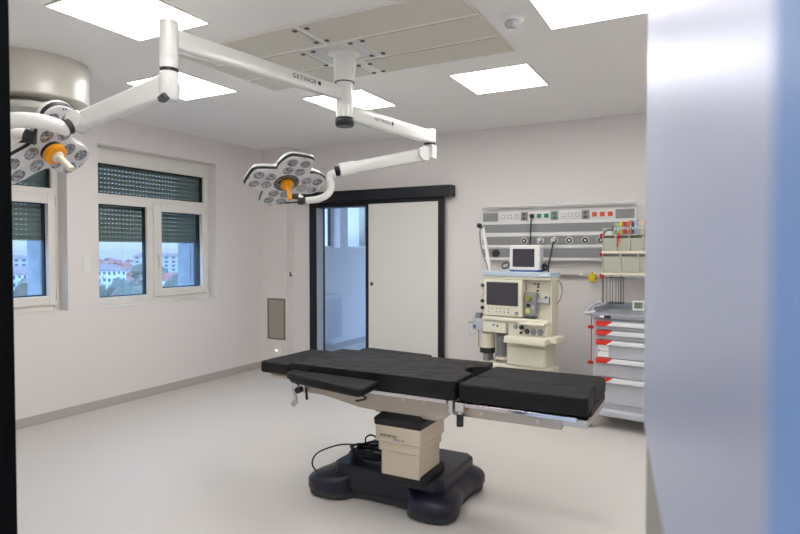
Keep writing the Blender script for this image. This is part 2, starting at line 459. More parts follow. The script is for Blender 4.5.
# radiator in the next room
rad = thing('radiator', 'white panel radiator on the blue-lit wall beyond the open doorway', 'radiator', (XL+.09, 7.57, .16))
MB().box(XL+.055, XL+.075, 6.95, 7.66, .16, .85).box(XL+.105, XL+.12, 6.95, 7.66, .16, .85).build('radiator_panel', M['radiator'], rad, bevel=.006)
f = MB()
for i in range(17): f.box(XL+.12, XL+.126, 6.98+i*.04, 7.0+i*.04, .2, .81)
f.build('fins', M['radiator'], rad)
MB().box(XL+.05, XL+.122, 6.945, 7.665, .85, .862).build('top_grille', M['radiator'], rad, bevel=.002)
for y in (7.1, 7.55): MB().box(XL+.002, XL+.055, y, y+.04, .3, .7).build('bracket', M['radiator'], rad)

# ------------------------------------------------------------------ doorway the photo is taken through
d2 = thing('door_2', None, None, (-1.44, YF, 0), kind='structure')
f = MB(); f.box(-1.56, -1.497, YF-.27, YF+.012, 0, 2.6)
f.build('door_frame', M['matblack'], d2, bevel=.004)
leafroot = thing('door_3', None, None, (-.0745, .81, 0), R(8.2), local=True, kind='structure')
# leaf runs from its far edge (local origin) back towards -y
MB().box(0, .042, -1.3, 0, .01, 2.58).build('door_leaf', M['leafgrey'], leafroot, bevel=.002)
MB().box(-.004, 0, -.648, -.004, 1.305, 2.575).build('metal_cladding', M['brushed'], leafroot)
MB().box(-.006, .0, -1.28, -.648, .02, 2.575).build('edge_strip', M['bluelam'], leafroot)
# ------------------------------------------------------------------ ceiling
def ceiling_light(x0, y0, lab):
    loc = (x0+.3, y0+.3, H)
    t = thing('ceiling_light', lab, 'ceiling light', loc, group='square LED panels in the ceiling')
    f = MB(); e = .012; L = .585
    f.box(x0-e, x0+L+e, y0-e, y0, H-.006, H).box(x0-e, x0+L+e, y0+L, y0+L+e, H-.006, H)
    f.box(x0-e, x0, y0, y0+L, H-.006, H).box(x0+L, x0+L+e, y0, y0+L, H-.006, H)
    f.build('panel_frame', M['panelframe'], t)
    MB().box(x0, x0+L, y0, y0+L, H-.005, H-.001).build('diffuser', M['led'], t)
for x0, y0, lab in ((-3.19, 1.92, 'lit square LED ceiling panel behind the nearer lamp post, at the upper left'),
                    (-4.08, 3.08, 'lit square LED ceiling panel above the window, partly behind the lamp post'),
                    (-3.15, 4.11, 'lit square LED ceiling panel half hidden behind the surgical light column'),
                    (-1.77, 4.10, 'lit square LED ceiling panel clear of the lamp arms, above the back wall'),
                    (-.87, 2.95, 'lit square LED ceiling panel cut by the top edge next to the round sensor'),
                    (.15, 4.10, 'added unseen LED ceiling panel behind the metal door, above the cart'),  # this and the next three are unseen panels, added to light the room
                    (-.87, 1.10, 'added unseen LED ceiling panel just inside the doorway'),
                    (-2.0, 1.10, 'added unseen LED ceiling panel above the near end of the room'),
                    (.5, 2.4, 'added unseen LED ceiling panel near the right wall')):
    ceiling_light(x0, y0, lab)

va = thing('ceiling_air_diffuser', 'beige perforated laminar air ceiling of six panels around the surgical light column', 'air vent', (-2.18, 3.27, H))
MB().box(-3.195, -1.165, 2.76, 3.78, H-.010, H).build('backing_frame', M['ventframe'], va)
for x0, x1, y0, y1 in ((-3.19, -2.20, 2.765, 3.085), (-2.165, -1.17, 2.765, 3.085), (-3.19, -2.41, 3.115, 3.45), (-1.98, -1.17, 3.115, 3.45), (-3.19, -2.25, 3.48, 3.775), (-2.155, -1.17, 3.48, 3.775)):
    MB().box(x0+.004, x1-.004, y0+.004, y1-.004, H-.015, H-.010).build('perforated_panel', M['vent'], va)
MB().box(-2.39, -2.0, 3.13, 3.44, H-.014, H-.010).build('centre_plate', M['lampwhite'], va)
for x, y in ((-2.22, 2.815), (-2.13, 2.815), (-2.22, 3.03), (-2.14, 3.03), (-2.04, 3.145), (-1.95, 3.145), (-2.04, 3.405), (-1.95, 3.40), (-2.43, 3.17), (-2.34, 3.16), (-2.43, 3.43), (-2.23, 3.545), (-2.14, 3.55), (-2.22, 3.74), (-2.14, 3.735)):
    MB().lathe([(.016, 0), (.016, .004), (.008, .006), (0, .006)], (x, y, H-.015), (0, 0, -1), 16).build('fixing_screw', M['darkgrey'], va)

sn = thing('smoke_detector', 'small round white detector on the ceiling beside the air diffuser', 'detector', (-1.03, 3.27, H))
MB().lathe([(.068, 0), (.068, .012), (.055, .022), (.03, .024)], (-1.03, 3.27, H), (0, 0, -1)).build('detector_base', M['white'], sn)
MB().lathe([(.04, .0), (.044, .012), (.036, .03), (.02, .04), (0, .042)], (-1.03, 3.27, H-.022), (0, 0, -1)).build('detector_dome', M['lensrim'], sn)

cn = thing('ceiling_pendant_mount', 'large round beige enamelled canopy hanging from the ceiling at the left edge', 'ceiling mount', (-4.255, 2.465, H))
MB().lathe([(.345, 0), (.345, .27), (.335, .28), (.20, .285), (.20, .25), (0, .25)], (-4.255, 2.465, H), (0, 0, -1), 72).build('canopy_drum', M['canopy'], cn)
MB().lathe([(.15, .22), (.15, .315), (.27, .32), (.275, .335), (.27, .36), (0, .37)], (-4.255, 2.465, H), (0, 0, -1), 64).build('lower_disc', M['canopy'], cn)
MB().lathe([(.008, 0), (.008, .004), (0, .005)], (-4.0, 2.27, H-.284), (0, 0, -1), 12).build('screw', M['steel'], cn)

# ------------------------------------------------------------------ surgical light
HX, HY = -2.178, 3.286
sl = thing('surgical_light', 'white double-arm surgical light hanging from the ceiling with two multi-lens heads', 'surgical light', (HX, HY, H))
MB().lathe([(.115, .0), (.115, .02), (.085, .03), (.075, .045), (.068, .185), (.064, .192)], (HX, HY, H-.012), (0, 0, -1), 48).build('ceiling_tube', M['lampwhite'], sl)
MB().lathe([(.064, .192), (.064, .198)], (HX, HY, H-.012), (0, 0, -1), 40).build('joint_ring', M['darkgrey'], sl)
MB().lathe([(.056, .198), (.056, .345), (.0555, .347), (.0555, .349), (.058, .351), (.058, .425), (.05, .43)], (HX, HY, H-.012), (0, 0, -1), 40).build('pole', M['lampwhite'], sl)
MB().lathe([(.06, .43), (.063, .437), (.063, .472), (.055, .484), (0, .486)], (HX, HY, H-.012), (0, 0, -1), 40).build('end_cap', M['dark'], sl)
def rect_arm(p0, p1, w, h0, h1):
    p0, p1 = Vector(p0), Vector(p1); d = (p1-p0).normalized(); sd = d.cross(Vector((0, 0, 1))).normalized(); u = sd.cross(d)
    def ring(p, h):
        r = min(w, h)*.2; out = []
        for cx, cz, a0 in ((w/2-r, h/2-r, 0), (-w/2+r, h/2-r, 90), (-w/2+r, -h/2+r, 180), (w/2-r, -h/2+r, 270)):
            for k in range(4):
                a = R(a0+k*30); out.append(p+sd*(cx+r*math.cos(a))+u*(cz+r*math.sin(a)))
        return out
    return MB().loft([ring(p0+(p1-p0)*t, h0+(h1-h0)*t) for t in (0, .25, .5, .75, 1)])
def aim(p): return Vector(p)
# nearer arm (to the left in the photo)
P1 = Vector((-2.374, 2.028, 2.57)); Q1 = Vector((HX, HY, 2.565)); d1 = (P1-Q1).normalized()
arm1 = rect_arm(Q1+d1*.05, P1-d1*.03, .062, .086, .096).build('arm', M['lampwhite'], sl)
K = P1
MB().lathe([(.044, .08), (.046, .078), (.046, -.105), (.0455, -.107), (.0455, -.109), (.046, -.111), (.046, -.150)], K, (0, 0, 1), 36).build('arm_post', M['lampwhite'], sl)
MB().lathe([(.043, -.150), (.043, -.165)], K, (0, 0, 1), 36).build('joint_ring', M['dark'], sl)
E1 = Vector((-2.966, 1.949, 2.207)); KL = K+Vector((0, 0, -.235)); ds = (E1-KL).normalized()
kn = MB().lathe([(.04, -.165), (.047, -.17), (.047, -.29), (.038, -.306), (0, -.308)], K, (0, 0, 1), 36)
kn.cyl(KL+Vector((.0, -.038, -.0))+ds*.02, KL+Vector((0, .045, 0))+ds*.02, .056, n=32)
kn.build('elbow', M['lampwhite'], sl, bevel=.006)
MB().box(-.024, .024, -.02, .02, -.014, .014).move(Matrix.Translation(KL+Vector((.008, -.040, -.066))) @ Matrix.Rotation(R(-25), 4, 'Y')).build('rubber_stop', M['darkgrey'], sl, bevel=.006)
rect_arm(KL+ds*.02, E1-ds*.05, .07, .115, .085).build('spring_arm', M['lampwhite'], sl, bevel=0)
j = MB(); j.lathe([(0, -.055), (.045, -.052), (.052, -.04), (.052, .04), (.045, .052), (0, .055)], E1, (.35, -.94, .1), 32)
j.build('wrist_joint', M['lampwhite'], sl)
ring = Vector((-2.966, 1.888, 2.165))
MB().cyl(E1+Vector((-.004, -.045, -.03)), ring+Vector((-.008, -.004, .002)), .040, .038).build('joint_ring', M['dark'], sl)
yk = [(-2.985, 1.90, 2.160), (-2.99, 1.852, 2.166), (-3.015, 1.80, 2.182), (-3.065, 1.73, 2.188), (-3.125, 1.665, 2.174), (-3.239, 1.62, 2.15), (-3.42, 1.62, 2.12), (-3.52, 1.70, 2.07), (-3.50, 1.76, 2.04), (-3.43, 1.80, 2.02)]
MB().tube(yk, lambda t: .034+.012*math.sin(min(1, t*2.2)*PI*.5)-.016*t, n=16).build('yoke', M['lampwhite'], sl)
# farther arm (to the right)
P2 = Vector((-1.995, 4.217, 2.425)); Q2 = Vector((HX, HY, 2.452)); d2_ = (P2-Q2).normalized()
arm2 = rect_arm(Q2+d2_*.05, P2-d2_*.03, .07, .10, .10).build('arm', M['lampwhite'], sl)
MB().lathe([(.045, .062), (.048, .058), (.048, -.04), (.04, -.048)], P2, (0, 0, 1), 32).build('arm_post', M['lampwhite'], sl, bevel=.003)
MB().lathe([(.047, -.048), (.047, -.062)], P2, (0, 0, 1), 32).build('joint_ring', M['dark'], sl)
E2 = Vector((-2.442, 3.646, 2.128)); K2 = P2+Vector((-.045, -.03, -.135)); d3 = (E2-K2).normalized()
sd2 = d3.cross(Vector((0, 0, 1))).normalized()
b = MB().box(-.045, .045, -.04, .04, -.17, -.062, Matrix.Translation(P2)); b.cyl(K2+sd2*.055, K2-sd2*.055, .056, n=32)
b.build('elbow', M['lampwhite'], sl, bevel=.006)
rect_arm(K2+d3*.02, E2-d3*.04, .065, .10, .078).build('spring_arm', M['lampwhite'], sl)
rect_arm(E2-d3*.1, E2+d3*.03, .09, .095, .10).build('wrist_joint', M['lampwhite'], sl, bevel=.01)
MB().cyl(E2+d3*.026, E2+d3*.046, .040, .038).build('joint_ring', M['dark'], sl)
MB().tube([(-2.475, 3.61, 2.10), (-2.515, 3.585, 2.088), (-2.50, 3.575, 2.05), (-2.475, 3.56, 2.0), (-2.478, 3.531, 1.942), (-2.524, 3.471, 1.9), (-2.585, 3.39, 1.888)], lambda t: .030-.006*t, n=14).build('yoke', M['lampwhite'], sl)

def light_head(name, C0, e1, e2, nrm, lobes, out, lin, handle):
    C0 = Vector(C0); n = Vector(nrm).normalized(); a = Vector(e1); a = (a-n*a.dot(n)).normalized(); b = n.cross(a)
    if b.dot(Vector(e2)) < 0: b = -b
    T = basis(C0, a, b, n)
    poly = []
    for k in range(lobes):
        for r, g in out:
            t = R(g)+2*PI*k/lobes; poly.append((r*math.cos(t), r*math.sin(t)))
    if b.cross(a).dot(n) > 0: pass
    if lobes == 4: poly = [(x*.965, y*.965) for x, y in poly]
    poly = chaikin(poly, 2 if lobes == 3 else 1)
    def rg(s, z): return [(x*s, y*s, z) for x, y in poly]
    hd = MB().loft([rg(.94, -.012), rg(.955, -.004), rg(.945, 0), rg(.90, .003)]).move(T).build(name, M['headface'], sl)
    MB().loft([rg(.985, -.026), rg(.99, -.022), rg(.965, -.008), rg(.94, -.006)]).move(T).build('rim_gasket', M['dark'], hd)
    MB().loft([rg(.45, -.080), rg(.78, -.074), rg(.93, -.058), rg(.99, -.036), rg(.99, -.026), rg(.96, -.022)]).move(T).build('back_shell', M['lampwhite'], hd)
    for k in range(lobes):
        th = 2*PI*k/lobes
        for r, t in lin:
            x, y = r*math.cos(th)-t*math.sin(th), r*math.sin(th)+t*math.cos(th)
            MB().lathe([(.039, .001), (.040, .0045), (.036, .0055), (.034, .0035), (.02, .0055), (0, .0065)], (x, y, .002), (0, 0, 1), 24).move(T).build('lens', [M['lens']], hd)
        for q in (-.018, .0, ):
            r = out[len(out)//2][0]*.92
            x, y = r*math.cos(th)-q*math.sin(th), r*math.sin(th)+q*math.cos(th)
            MB().lathe([(.004, 0), (.004, .005), (0, .005)], (x, y, .002), (0, 0, 1), 10).move(T).build('indicator', M['dark'], hd)
    if handle == 'orange':
        MB().lathe([(.097, .0), (.097, .006), (.07, .009), (.06, .002), (0, .002)], (0, 0, .002), (0, 0, 1), 40).move(T).build('handle_socket', M['socketring'], hd)
        MB().lathe([(.046, .004), (.05, .02), (.05, .034), (.042, .042), (.024, .046), (.018, .06), (.016, .10), (.019, .14), (.017, .155), (0, .16)], (0, 0, .0), (0, 0, 1), 28).move(T).build('handle', M['orange'], hd)
    else:
        MB().lathe([(.062, .0), (.062, .018), (.055, .02)], (0, 0, .002), (0, 0, 1), 40).move(T).build('handle_socket', M['dark'], hd)
        MB().lathe([(.060, .018), (.064, .026), (.062, .05), (.05, .056), (.04, .056)], (0, 0, .002), (0, 0, 1), 40).move(T).build('handle_flange', M['orange'], hd)
        MB().lathe([(.034, .05), (.034, .066), (.022, .074), (.019, .12), (.019, .168), (.015, .174), (0, .175)], (0, 0, .002), (0, 0, 1), 28).move(T).build('handle', M['ivory'], hd)
    return hd, T
out4 = [(.20, -47), (.225, -38), (.275, -29), (.332, -20), (.328, -8), (.328, 4), (.336, 16), (.295, 26), (.255, 34), (.236, 39)]
h2, T2 = light_head('light_head', (-2.869, 3.53, 2.048), (.785, -.359, .505), (-.432, -.901, .03), (.445, -.242, -.863), 4, out4, [(.145, .048), (.145, -.048), (.238, .052), (.238, -.052)], 'orange')
out3 = [(.138, -60), (.150, -44), (.205, -31), (.268, -22), (.30, -8), (.318, 7), (.30, 19), (.24, 29), (.165, 43)]
h1, T1 = light_head('light_head', (-3.30, 1.997, 2.094), (-.389, .911, -.138), (.549, .349, .76), (.74, .22, -.635), 3, out3, [(.113-.01, .053), (.113-.01, -.053), (.213, .05), (.213, -.05)], 'ivory')
# pivots with the small side handles
MB().cyl((-2.60, 3.392, 1.888), (-2.635, 3.37, 1.89), .03).build('joint_ring', M['dark'], h2)
MB().cyl((-2.612, 3.384, 1.90), (-2.634, 3.37, 1.92), .024, .021).build('pivot_sleeve', M['white'], h2)
MB().cyl((-2.630, 3.372, 1.918), (-2.668, 3.348, 1.918), .024, .019).build('side_handle', M['dark'], h2)
MB().bar((-2.60, 3.40, 1.882), (-2.73, 3.335, 1.872), .014, .012).build('handle_bar', M['dark'], h2)
MB().cyl((-3.264, 1.84, 2.148), (-3.312, 1.775, 2.172), .031, .028).build('pivot_sleeve', M['white'], h1)
MB().cyl((-3.264, 1.84, 2.148), (-3.225, 1.875, 2.13), .034, .036).build('side_handle', M['dark'], h1)
MB().bar((-3.215, 1.90, 2.19), (-3.44, 1.79, 1.99), .03, .026).build('handle_bar', M['dark'], h1)
# maker's lettering on the arms
def arm_text(arm, Q, P, w, s, size, shift, sx=1.):
    d = (P-Q).normalized()
    rd = d if d.y > 0 else -d             # reads along +y
    n = Vector((rd.y, -rd.x, 0)).normalized()
    up = n.cross(rd)
    o = Q+(P-Q)*s+n*(w/2+.0008)+up*shift
    T = basis(o, rd, up, n)
    text('GETINGE', 'lettering', M['ink'], size, T, arm, arm.get('_off'), sx=sx)
    st = MB()
    for k in range(3):
        st.box(-.015, .015, -.004, .004, 0, .0008, Matrix.Rotation(k*PI/3, 4, 'Z'))
    st.move(T @ Matrix.Translation((size*5.15*sx, size*.36, 0))).build('emblem', M['ink'], arm, off=arm.get('_off'))
arm_text(arm1, Q1, P1, .062, .385, .038, -.006, 1.15)
arm_text(arm2, Q2, P2, .07, .27, .034, -.008, 1.12)

# ------------------------------------------------------------------ operating table
ot = thing('operating_table', 'operating table with black pads on a beige column and dark navy base', 'operating table', (-1.72, 3.25, 0))
outl = [(-2.27,3.04),(-2.25,2.96),(-2.18,2.915),(-2.03,2.925),(-1.97,2.98),(-1.955,3.03),(-1.56,3.03),(-1.545,2.965),(-1.49,2.915),(-1.33,2.915),(-1.265,2.965),(-1.255,3.04),(-1.275,3.14),(-1.30,3.2),(-1.30,3.4),(-1.27,3.46),(-1.28,3.56),(-1.36,3.63),(-1.52,3.64),(-1.56,3.58),(-1.95,3.58),(-1.98,3.64),(-2.18,3.64),(-2.26,3.58),(-2.27,3.46),(-2.24,3.38),(-2.24,3.16)]
outl = chaikin(outl, 1)
cx, cy = -1.765, 3.28
def sc_ring(s, z, tx=1.): return [(cx+(x-cx)*s*tx, cy+(y-cy)*s, z) for x, y in outl]
MB().loft([sc_ring(.975, .012), sc_ring(.985, .045), sc_ring(.96, .05)]).build('base_skirt', M['skirt'], ot)
MB().loft([sc_ring(.99, .045), sc_ring(1.0, .055), sc_ring(1.0, .098), sc_ring(.975, .116), sc_ring(.90, .136), sc_ring(.6, .17)]).build('base_shell', M['navy'], ot)
MB().prism([(-2.10, 3.05), (-2.05, 3.0), (-1.40, 3.0), (-1.35, 3.05), (-1.35, 3.52), (-1.40, 3.57), (-2.05, 3.57), (-2.10, 3.52)], .06, .212).build('base_cover', M['navy'], ot, bevel=.022, seg=3)
MB().box(-1.69, -1.42, 2.915, 3.22, .20, .262).build('column_foot', M['rubber'], ot, bevel=.01)
MB().box(-1.680, -1.436, 2.905, 3.185, .245, .40).build('column_cover', M['column'], ot, bevel=.008)
MB().box(-1.692, -1.428, 2.893, 3.197, .385, .455).build('column_cover', M['column'], ot, bevel=.008)
cc = MB().box(-1.705, -1.418, 2.88, 3.21, .44, .545).build('column_cover', M['column'], ot, bevel=.008)
MB().loft([[(-1.708, 2.877, .535), (-1.415, 2.877, .535), (-1.415, 3.213, .535), (-1.708, 3.213, .535)],
           [(-1.712, 2.873, .575), (-1.411, 2.873, .575), (-1.411, 3.217, .575), (-1.712, 3.217, .575)],
           [(-1.69, 2.93, .60), (-1.44, 2.93, .60), (-1.44, 3.20, .60), (-1.69, 3.20, .60)]]).build('column_collar', M['rubber'], ot, bevel=.004)
FT = basis((-1.672, 2.879, .473), (1, 0, 0), (0, 0, 1), (0, -1, 0))
text('mindray', 'lettering', M['ink'], .030, FT, cc, cc.get('_off'))
text('HyBase V8', 'lettering', M['blueink'], .014, Matrix.Translation((.085, 0, -.016)) @ FT, cc, cc.get('_off'))
# frame
side = [(-2.26, .715), (-1.26, .705), (-1.255, .64), (-1.30, .60), (-1.36, .585), (-1.84, .60), (-2.12, .645), (-2.24, .685)]
MB().prism(side, 2.935, 2.955, 'xz').build('side_plate', M['frame'], ot, bevel=.004)
MB().prism(side, 3.385, 3.405, 'xz').build('side_plate', M['frame'], ot, bevel=.004)
MB().box(-2.25, -1.27, 2.955, 3.385, .64, .70).build('frame_bed', M['frame'], ot)
MB().box(-1.75, -1.33, 2.96, 3.38, .585, .64).build('tilt_carriage', M['darkgrey'], ot)
for y in (2.905, 3.435):
    MB().box(-2.12, -1.27, y-.007, y+.007, .700, .726).build('side_rail', M['chrome'], ot, bevel=.003)
    b = MB()
    for x in (-2.05, -1.80, -1.56, -1.32): b.cyl((x, y, .713), (x, y+(.035 if y < 3.2 else -.035), .713), .009, n=12)
    b.build('rail_spacer', M['steel'], ot)
    MB().box(-1.21, -.58, y-.007, y+.007, .693, .715).build('side_rail', M['chrome'], ot, bevel=.003)
for x, z in ((-2.0, .675), (-1.86, .665), (-1.55, .68), (-1.42, .68)):
    MB().cyl((x, 2.936, z), (x, 2.93, z), .008, n=12).build('bolt', M['steel'], ot)
MB().box(-1.245, -.66, 2.93, 3.41, .635, .700).build('leg_frame', M['frame'], ot, bevel=.006)
MB().box(-.66, -.535, 2.93, 3.41, .66, .70).build('leg_frame_end', M['steel'], ot, bevel=.004)
for x, z in ((-1.08, .665), (-.78, .665)):
    MB().cyl((x, 2.931, z), (x, 2.922, z), .009, n=12).build('bolt', M['steel'], ot)
for x in (-1.05, -.72):
    MB().lathe([(.03, 0), (.03, .012), (.018, .016), (0, .016)], (x, 3.0, .636), (0, 0, -1), 16).build('foot_knob', M['dark'], ot)
MB().box(-2.535, -2.27, 2.95, 3.40, .705, .73).build('head_frame', M['steel'], ot, bevel=.006)
MB().box(-2.50, -2.28, 2.96, 3.39, .73, .75).build('head_frame', M['frame'], ot)
# pads
def pad(name, poly, z0, z1, m, bev=.018):
    return MB().prism(poly, z0, z1).build(name, m, ot, bevel=bev, seg=4)
pad('head_pad', [(-2.595, 2.93), (-2.575, 2.905), (-2.35, 2.905), (-2.362, 3.44), (-2.56, 3.45), (-2.58, 3.43)], .745, .816, M['padfine'])
ang = [R(90+a) for a in range(0, 181, 20)]
notch = [(-1.205+.085*math.cos(t)*1.0, 3.235+.10*math.sin(t)) for t in ang]
pad('back_pad', [(-2.328, 2.885), (-1.235, 2.865), (-1.215, 2.885), (-1.207, 3.13)] + notch[::-1] + [(-1.205, 3.345), (-1.215, 3.50), (-2.335, 3.48)], .728, .832, M['pad'], .022)
pad('leg_pad', [(-1.195, 2.885), (-.545, 2.885), (-.527, 2.905), (-.535, 3.112), (-1.19, 3.108)], .726, .822, M['padfine'], .02)
pad('leg_pad', [(-1.19, 3.113), (-.535, 3.117), (-.53, 3.42), (-.55, 3.445), (-1.185, 3.445)], .726, .822, M['padfine'], .02)
MB().box(-.545, -.528, 3.0, 3.40, .70, .735).build('end_bumper', M['rubber'], ot, bevel=.006)
def armboard(poly, z):
    o = MB().prism(poly, z-.045, z).build('arm_board', M['padfine'], ot, bevel=.014, seg=3)
    c = [(sum(p[0] for p in poly)/len(poly)), (sum(p[1] for p in poly)/len(poly))]
    MB().prism([(c[0]+(x-c[0])*.9, c[1]+(y-c[1])*.8) for x, y in poly], z-.055, z-.044).build('board_plate', M['dark'], o)
    return o
armboard([(-2.22, 2.765), (-2.28, 2.80), (-2.30, 2.855), (-2.26, 2.885), (-1.66, 2.855), (-1.64, 2.64), (-1.66, 2.632)], .795)
armboard([(-2.22, 3.50), (-2.24, 3.61), (-2.20, 3.66), (-1.68, 3.60), (-1.66, 3.50)], .826)
# clamps, levers, knobs
c = MB().box(-2.30, -2.20, 2.87, 2.935, .66, .735); c.cyl((-2.26, 2.86, .69), (-2.26, 2.93, .69), .022)
c.build('board_clamp', M['chrome'], ot, bevel=.005)
MB().cyl((-2.24, 2.85, .675), (-2.24, 2.868, .675), .020).build('clamp_knob', M['orange'] if False else M['dark'], ot)
MB().bar((-2.28, 2.865, .68), (-2.255, 2.86, .61), .014, .018, (1, 0, 0)).bar((-2.255, 2.86, .61), (-2.285, 2.86, .575), .014, .03, (1, 0, 0)).build('clamp_lever', M['steel'], ot, bevel=.003)
MB().cyl((-2.18, 2.86, .70), (-2.175, 2.86, .625), .008).build('release_lever', M['dark'], ot)
MB().tube([(-2.02, 2.89, .705), (-1.90, 2.885, .685), (-1.78, 2.88, .69), (-1.755, 2.875, .675), (-1.83, 2.87, .655)], .006, 8).build('release_lever', M['dark'], ot)
c = MB().box(-1.25, -1.225, 2.88, 2.94, .655, .735).box(-1.215, -1.165, 2.885, 2.93, .67, .72)
c.cyl((-1.19, 2.90, .67), (-1.19, 2.90, .64), .015); c.build('hinge_block', M['chrome'], ot, bevel=.003)
MB().cyl((-1.19, 2.90, .655), (-1.19, 2.90, .59), .019, n=20).build('clamp_knob', M['dark'], ot, bevel=.002)
MB().cyl((-1.15, 2.928, .695), (-1.15, 2.90, .695), .013).build('bolt', mat('brass', (176, 130, 80), .3, .8), ot)
f = MB()
for x in (-2.1, -1.36):
    for y in (3.02, 3.56): f.cyl((x, y, 0), (x, y, .02), .045)
f.build('support_pad', M['rubber'], ot)

# power cable lying in a coil on the base
cb = []
for i in range(70):
    a = i*.62; rr = .088+.016*math.sin(i*1.7)
    cb.append((-1.90+rr*1.75*math.cos(a), 3.20+rr*math.sin(a)*1.1, .226+.0007*i+.008*math.sin(i*2.3)))
single(MB().tube(cb, .0065, 8, 1), 'power_cable', M['rubber'], 'black power cable coiled on the navy base of the operating table', 'cable', (-1.90, 3.22, .215))
o = bpy.data.objects[-1] if False else None
cable = [x for x in COL.objects if x.name.startswith('power_cable')][0]
lp = MB().tube([(-1.98, 3.18, .28), (-2.08, 3.10, .30), (-2.17, 3.04, .27), (-2.22, 3.0, .24), (-2.235, 2.98, .18), (-2.20, 2.99, .135)], .005, 8)
lp.build('cable_end', M['rubber'], cable, off=(-1.90, 3.22, .215))
lp = MB().tube([(-1.99, 3.24, .27), (-1.97, 3.20, .33), (-1.90, 3.17, .37), (-1.83, 3.17, .33), (-1.80, 3.2, .26)], .005, 8)
lp.build('cable_loop', M['rubber'], cable, off=(-1.90, 3.22, .215))

# ------------------------------------------------------------------ wall-mounted fittings
def switch(loc, nrm, w, h, label, name='wall_switch', rockers=2, cat='switch', dark=False):
    t = thing(name, label, cat, loc)
    n = Vector(nrm); sd = Vector((abs(n.y), abs(n.x), 0)); l = Vector(loc)
    def bx(a, b, c, d, e, f):   # a,b along wall; c,d up; e,f out
        p = l+sd*a+Vector((0, 0, c))+n*e; q = l+sd*b+Vector((0, 0, d))+n*f
        return [min(p[0], q[0]), max(p[0], q[0]), min(p[1], q[1]), max(p[1], q[1]), min(p[2], q[2]), max(p[2], q[2])]
    MB().box(*bx(-w/2, w/2, -h/2, h/2, 0, .008)).build('cover_plate', M['white'], t, bevel=.002)
    for k in range(rockers):
        z0 = -h/2+.012+k*(h-.024)/rockers
        MB().box(*bx(-w/2+.012, w/2-.012, z0+.003, z0+(h-.024)/rockers-.003, .008, .013)).build('rocker', M['ink'] if dark and k else M['white'], t, bevel=.002)
    return t
switch((XL, 3.497, 1.41), (1, 0, 0), .082, .155, 'white double rocker switch on the wall between the two windows')
ts = switch((-4.82, 6.0, 1.235), (1, 0, 0), .085, .085, 'small wall switch with a black insert beside the sliding door', rockers=1)
MB().box(-4.808, -4.804, 5.97, 5.995, 1.205, 1.265).box(-4.808, -4.804, 5.995, 6.02, 1.205, 1.225).build('black_insert', M['dark'], ts)
vg = thing('air_vent', 'tall narrow brown-grey extract grille on the corner pier', 'air vent', (-4.99, 5.93, .655))
f = MB(); f.box(-5.135, -5.115, 5.918, 5.93, .39, .92).box(-4.865, -4.845, 5.918, 5.93, .39, .92).box(-5.115, -4.865, 5.918, 5.93, .39, .41).box(-5.115, -4.865, 5.918, 5.93, .90, .92)
f.build('vent_frame', M['grilleframe'], vg, bevel=.002)
MB().box(-5.115, -4.865, 5.924, 5.93, .41, .90).build('grille', M['grille'], vg)
nl = thing('wall_night_light', 'small white orientation light glowing on the pier below the grille', 'night light', (-4.99, 5.93, .25))
MB().box(-5.05, -4.93, 5.922, 5.93, .19, .31).build('cover_plate', M['white'], nl, bevel=.002)
MB().box(-5.005, -4.975, 5.918, 5.922, .238, .256).build('lamp_lens', M['nightlight'], nl, bevel=.002)

# supply panel
sp = thing('medical_supply_panel', 'white and grey wall supply panel with sockets and gas outlets on the back wall', 'wall panel', (-1.44, YB, 1.7))
MB().box(-2.215, -.66, 6.0, YB, 1.43, 1.98).build('panel_housing', M['railwhite'], sp, bevel=.004)
for z0, z1 in ((1.725, 1.811), (1.596, 1.677), (1.466, 1.553)):
    MB().box(-2.205, -.67, 5.994, 6.0, z0, z1).build('grey_strip', M['railgrey'], sp)
for z in (1.695, 1.575, 1.445): MB().box(-2.212, -.663, 5.985, 6.0, z-.012, z+.012).build('rail_profile', M['railwhite'], sp, bevel=.003)
for x0, x1 in ((-2.20, -2.035), (-.85, -.68)):
    MB().box(x0, x1, 5.994, 6.0, 1.845, 1.935).build('blank_cover', M['railgrey'], sp)
def socket(x, m):
    p = MB().box(x-.034, x+.034, 5.990, 6.0, 1.855, 1.928).build('wall_socket', M['white'], sp, bevel=.003)
    MB().box(x-.022, x+.022, 5.986, 5.990, 1.869, 1.913).build('socket_insert', m, p, bevel=.002)
    MB().cyl((x, 5.9865, 1.891), (x, 5.984, 1.891), .015, n=20).build('socket_well', M['white'] if m is M['lightgrey'] else m, p)
for x in (-1.976, -1.899, -1.824, -1.348, -1.278, -1.208): socket(x, M['lightgrey'])
for x in (-1.664, -1.592, -1.519): socket(x, M['green'])
for x in (-1.046, -.972, -.898): socket(x, M['socketred'])
for x in (-1.749, -1.438, -1.132):
    p = MB().box(x-.036, x+.036, 5.992, 6.0, 1.845, 1.935).build('equipotential_block', M['railgrey'], sp)
    for z in (1.868, 1.910): MB().cyl((x, 5.992, z), (x, 5.982, z), .014, n=16).build('terminal', M['green'] if x == -1.438 else M['darkgrey'], p)
for x in (-1.747, -1.58, -1.436, -1.286, -1.13, -.985):
    p = MB().lathe([(.036, 0), (.036, .006), (.030, .012), (.026, .012)], (x, 5.994, 1.637), (0, -1, 0), 28).build('gas_outlet', M['white'], sp)
    MB().lathe([(.028, .006), (.027, .014), (.012, .016), (.012, .008), (0, .008)], (x, 5.994, 1.637), (0, -1, 0), 28).build('outlet_socket', M['dark'], p)
MB().lathe([(.040, 0), (.040, .016), (.03, .02), (0, .02)], (-2.052, 5.994, 1.508), (0, -1, 0), 28).build('pressure_gauge', M['dark'], sp)
MB().lathe([(.016, 0), (.016, .01), (0, .01)], (-2.14, 5.994, 1.508), (0, -1, 0), 20).build('small_valve', M['dark'], sp)
